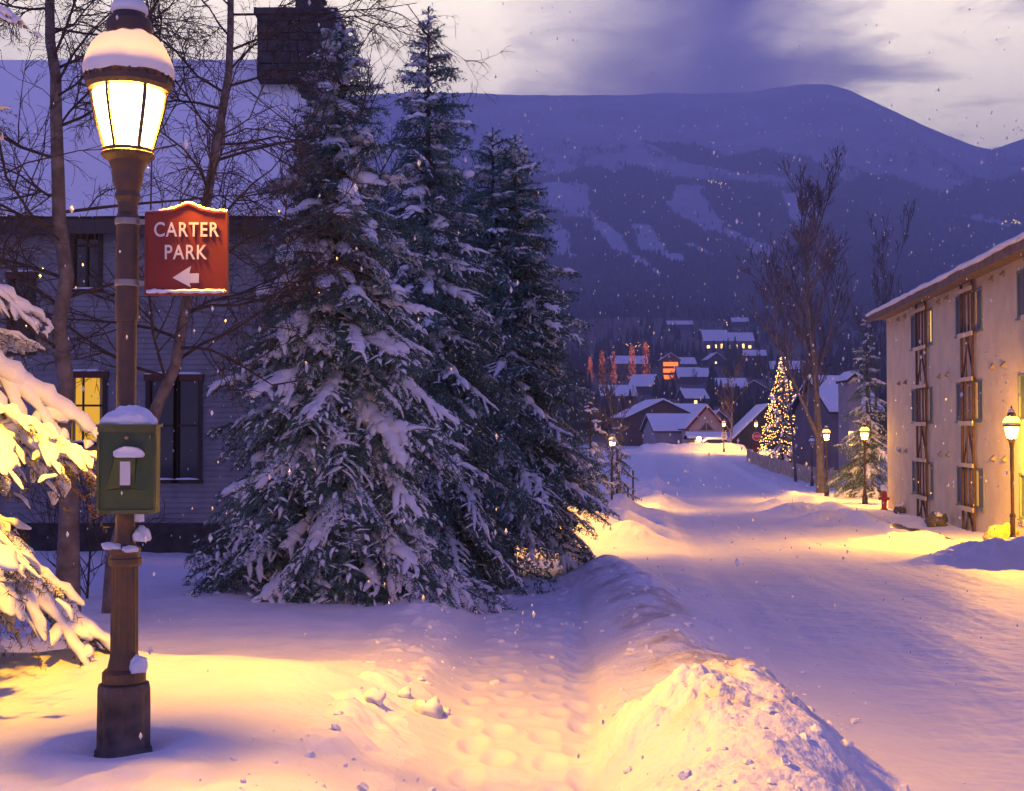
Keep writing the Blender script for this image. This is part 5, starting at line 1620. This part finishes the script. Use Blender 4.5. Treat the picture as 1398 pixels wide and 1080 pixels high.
mb = MB(); mb.add(V.reshape(-1, 3), (np.arange(len(X))[:, None, None] * 5 + f[None]).reshape(-1, 3))
tag(obj('falling_snow', mb, M['flake'], smooth=True), 'white snowflakes drifting through the air all over the street', 'snowfall', kind='stuff')

# ------------------------------------------------------------------ sky
w = bpy.data.worlds.new('World'); scene.world = w; w.use_nodes = True
nt = w.node_tree; N = nt.nodes; Lk = nt.links
bg = N['Background']
tc = N.new('ShaderNodeTexCoord')
def math_(op, a, b=None, c=None, clamp=False):
    n_ = N.new('ShaderNodeMath'); n_.operation = op; n_.use_clamp = clamp
    for i, q in enumerate((a, b, c)):
        if q is None: continue
        if hasattr(q, 'is_output'): Lk.new(q, n_.inputs[i])
        else: n_.inputs[i].default_value = q
    return n_.outputs[0]
def maprange(x, a, b, c, d, smooth=True):
    n_ = N.new('ShaderNodeMapRange'); n_.interpolation_type = 'SMOOTHSTEP' if smooth else 'LINEAR'; Lk.new(x, n_.inputs[0])
    for i, q in enumerate((a, b, c, d)): n_.inputs[i + 1].default_value = q
    return n_.outputs[0]
def mix(f_, a, b, op='MIX'):
    n_ = N.new('ShaderNodeMix'); n_.data_type = 'RGBA'; n_.blend_type = op; n_.clamp_factor = True
    if hasattr(f_, 'is_output'): Lk.new(f_, n_.inputs[0])
    else: n_.inputs[0].default_value = f_
    for i, q in ((6, a), (7, b)):
        if hasattr(q, 'is_output'): Lk.new(q, n_.inputs[i])
        else: n_.inputs[i].default_value = (*q, 1)
    return n_.outputs[2]
sep = N.new('ShaderNodeSeparateXYZ'); Lk.new(tc.outputs['Generated'], sep.inputs[0])
zc = sep.outputs[2]
mp = N.new('ShaderNodeMapping'); mp.inputs['Rotation'].default_value = (0, rad(28), 0); mp.inputs['Scale'].default_value = (2.6, 2.0, 7.5)
Lk.new(tc.outputs['Generated'], mp.inputs[0])
nz = N.new('ShaderNodeTexNoise'); nz.inputs['Scale'].default_value = 1.6; nz.inputs['Detail'].default_value = 6; nz.inputs['Roughness'].default_value = .55; nz.inputs['Distortion'].default_value = .5
Lk.new(mp.outputs[0], nz.inputs['Vector'])
nz2 = N.new('ShaderNodeTexNoise'); nz2.inputs['Scale'].default_value = 6.0; nz2.inputs['Detail'].default_value = 8; nz2.inputs['Roughness'].default_value = .62; nz2.inputs['Distortion'].default_value = .8
Lk.new(mp.outputs[0], nz2.inputs['Vector'])
cloud = math_('ADD', math_('MULTIPLY', nz.outputs['Fac'], .68), math_('MULTIPLY', nz2.outputs['Fac'], .32))
dn_ = N.new('ShaderNodeVectorMath'); dn_.operation = 'MULTIPLY_ADD'; Lk.new(nz.outputs['Color'], dn_.inputs[0]); dn_.inputs[1].default_value = (.16, .0, .16); dn_.inputs[2].default_value = (-.08, 0, -.08)
da_ = N.new('ShaderNodeVectorMath'); da_.operation = 'ADD'; Lk.new(tc.outputs['Generated'], da_.inputs[0]); Lk.new(dn_.outputs[0], da_.inputs[1])
dnn = N.new('ShaderNodeVectorMath'); dnn.operation = 'NORMALIZE'; Lk.new(da_.outputs[0], dnn.inputs[0])
def blobmask(u, v, inner, outer):
    d = P(u, v, 1.0) - np.array([0, 0, CZ]); d /= np.linalg.norm(d)
    vd = N.new('ShaderNodeVectorMath'); vd.operation = 'DOT_PRODUCT'; Lk.new(dnn.outputs[0], vd.inputs[0]); vd.inputs[1].default_value = d
    return maprange(vd.outputs['Value'], math.cos(outer), math.cos(inner), 0, 1)
sky = N.new('ShaderNodeTexSky'); sky.sky_type = 'NISHITA'; sky.sun_disc = False; sky.sun_elevation = rad(-1.5); sky.sun_rotation = rad(25)
b1 = blobmask(150, 20, .06, .38); b2 = blobmask(610, 10, .0, .20); b3 = blobmask(1295, 155, .0, .115); b4 = blobmask(1430, -20, .0, .24); b5 = blobmask(380, 60, .03, .20)
sepd = N.new('ShaderNodeSeparateXYZ'); Lk.new(dnn.outputs[0], sepd.inputs[0])
leftm = maprange(sepd.outputs[2], .18, .265, .12, 1.0)
left = math_('MULTIPLY', math_('ADD', math_('ADD', b1, math_('MULTIPLY', b2, .6)), math_('MULTIPLY', b5, .5)), leftm)
bright = math_('ADD', left, math_('ADD', b3, math_('MULTIPLY', b4, .75)))
fac = math_('MULTIPLY', bright, maprange(cloud, .32, .62, .35, 1.15))
fac = math_('ADD', fac, maprange(cloud, .50, .75, 0, .16), clamp=True)
violet = mix(maprange(cloud, .40, .62, 0, 1), (.27, .235, .66), (.56, .49, .95))
low = mix(fac, violet, (4.9, 4.15, 3.0))
zen = mix(maprange(zc, .30, .75, 0, 1), low, (.016, .034, .43))
up_ = maprange(zc, -.05, 0.0, 0, 1)
nish = mix(1.0, sky.outputs[0], (.02, .02, .02), 'MULTIPLY')
full = mix(1.0, zen, nish, 'ADD')
Lk.new(full, bg.inputs[0]); bg.inputs[1].default_value = 1.0
w.cycles.sampling_method = 'AUTOMATIC'

sun = bpy.data.lights.new('sun', 'SUN'); sun.energy = .2; sun.angle = rad(40); sun.color = (.30, .34, 1.0)
so = bpy.data.objects.new('sun', sun); COL.objects.link(so); so.rotation_euler = (rad(52), 0, rad(-75))

# haze
HAZE = 0.00036
if HAZE:
    hb = MB(); hb.box((0, 3650, 750), (26400, 8500, 1507))
    hm = bpy.data.materials.new('haze'); hm.use_nodes = True; hn = hm.node_tree.nodes; hn.remove(hn['Principled BSDF'])
    pv = hn.new('ShaderNodeVolumePrincipled'); pv.inputs['Color'].default_value = (.74, .78, 1.0, 1); pv.inputs['Density'].default_value = HAZE
    hm.node_tree.links.new(pv.outputs[0], hn['Material Output'].inputs['Volume'])
    tag(obj('haze', hb, hm), 'thin bluish snow haze in the valley air', 'haze', kind='stuff')

scene.render.engine = 'CYCLES'
scene.cycles.use_denoising = True
scene.cycles.max_bounces = 5; scene.cycles.diffuse_bounces = 3; scene.cycles.glossy_bounces = 2; scene.cycles.transparent_max_bounces = 12; scene.cycles.volume_bounces = 1
scene.cycles.sample_clamp_indirect = 4.0
scene.view_settings.view_transform = 'Standard'; scene.view_settings.look = 'None'; scene.view_settings.exposure = 0; scene.view_settings.gamma = 1
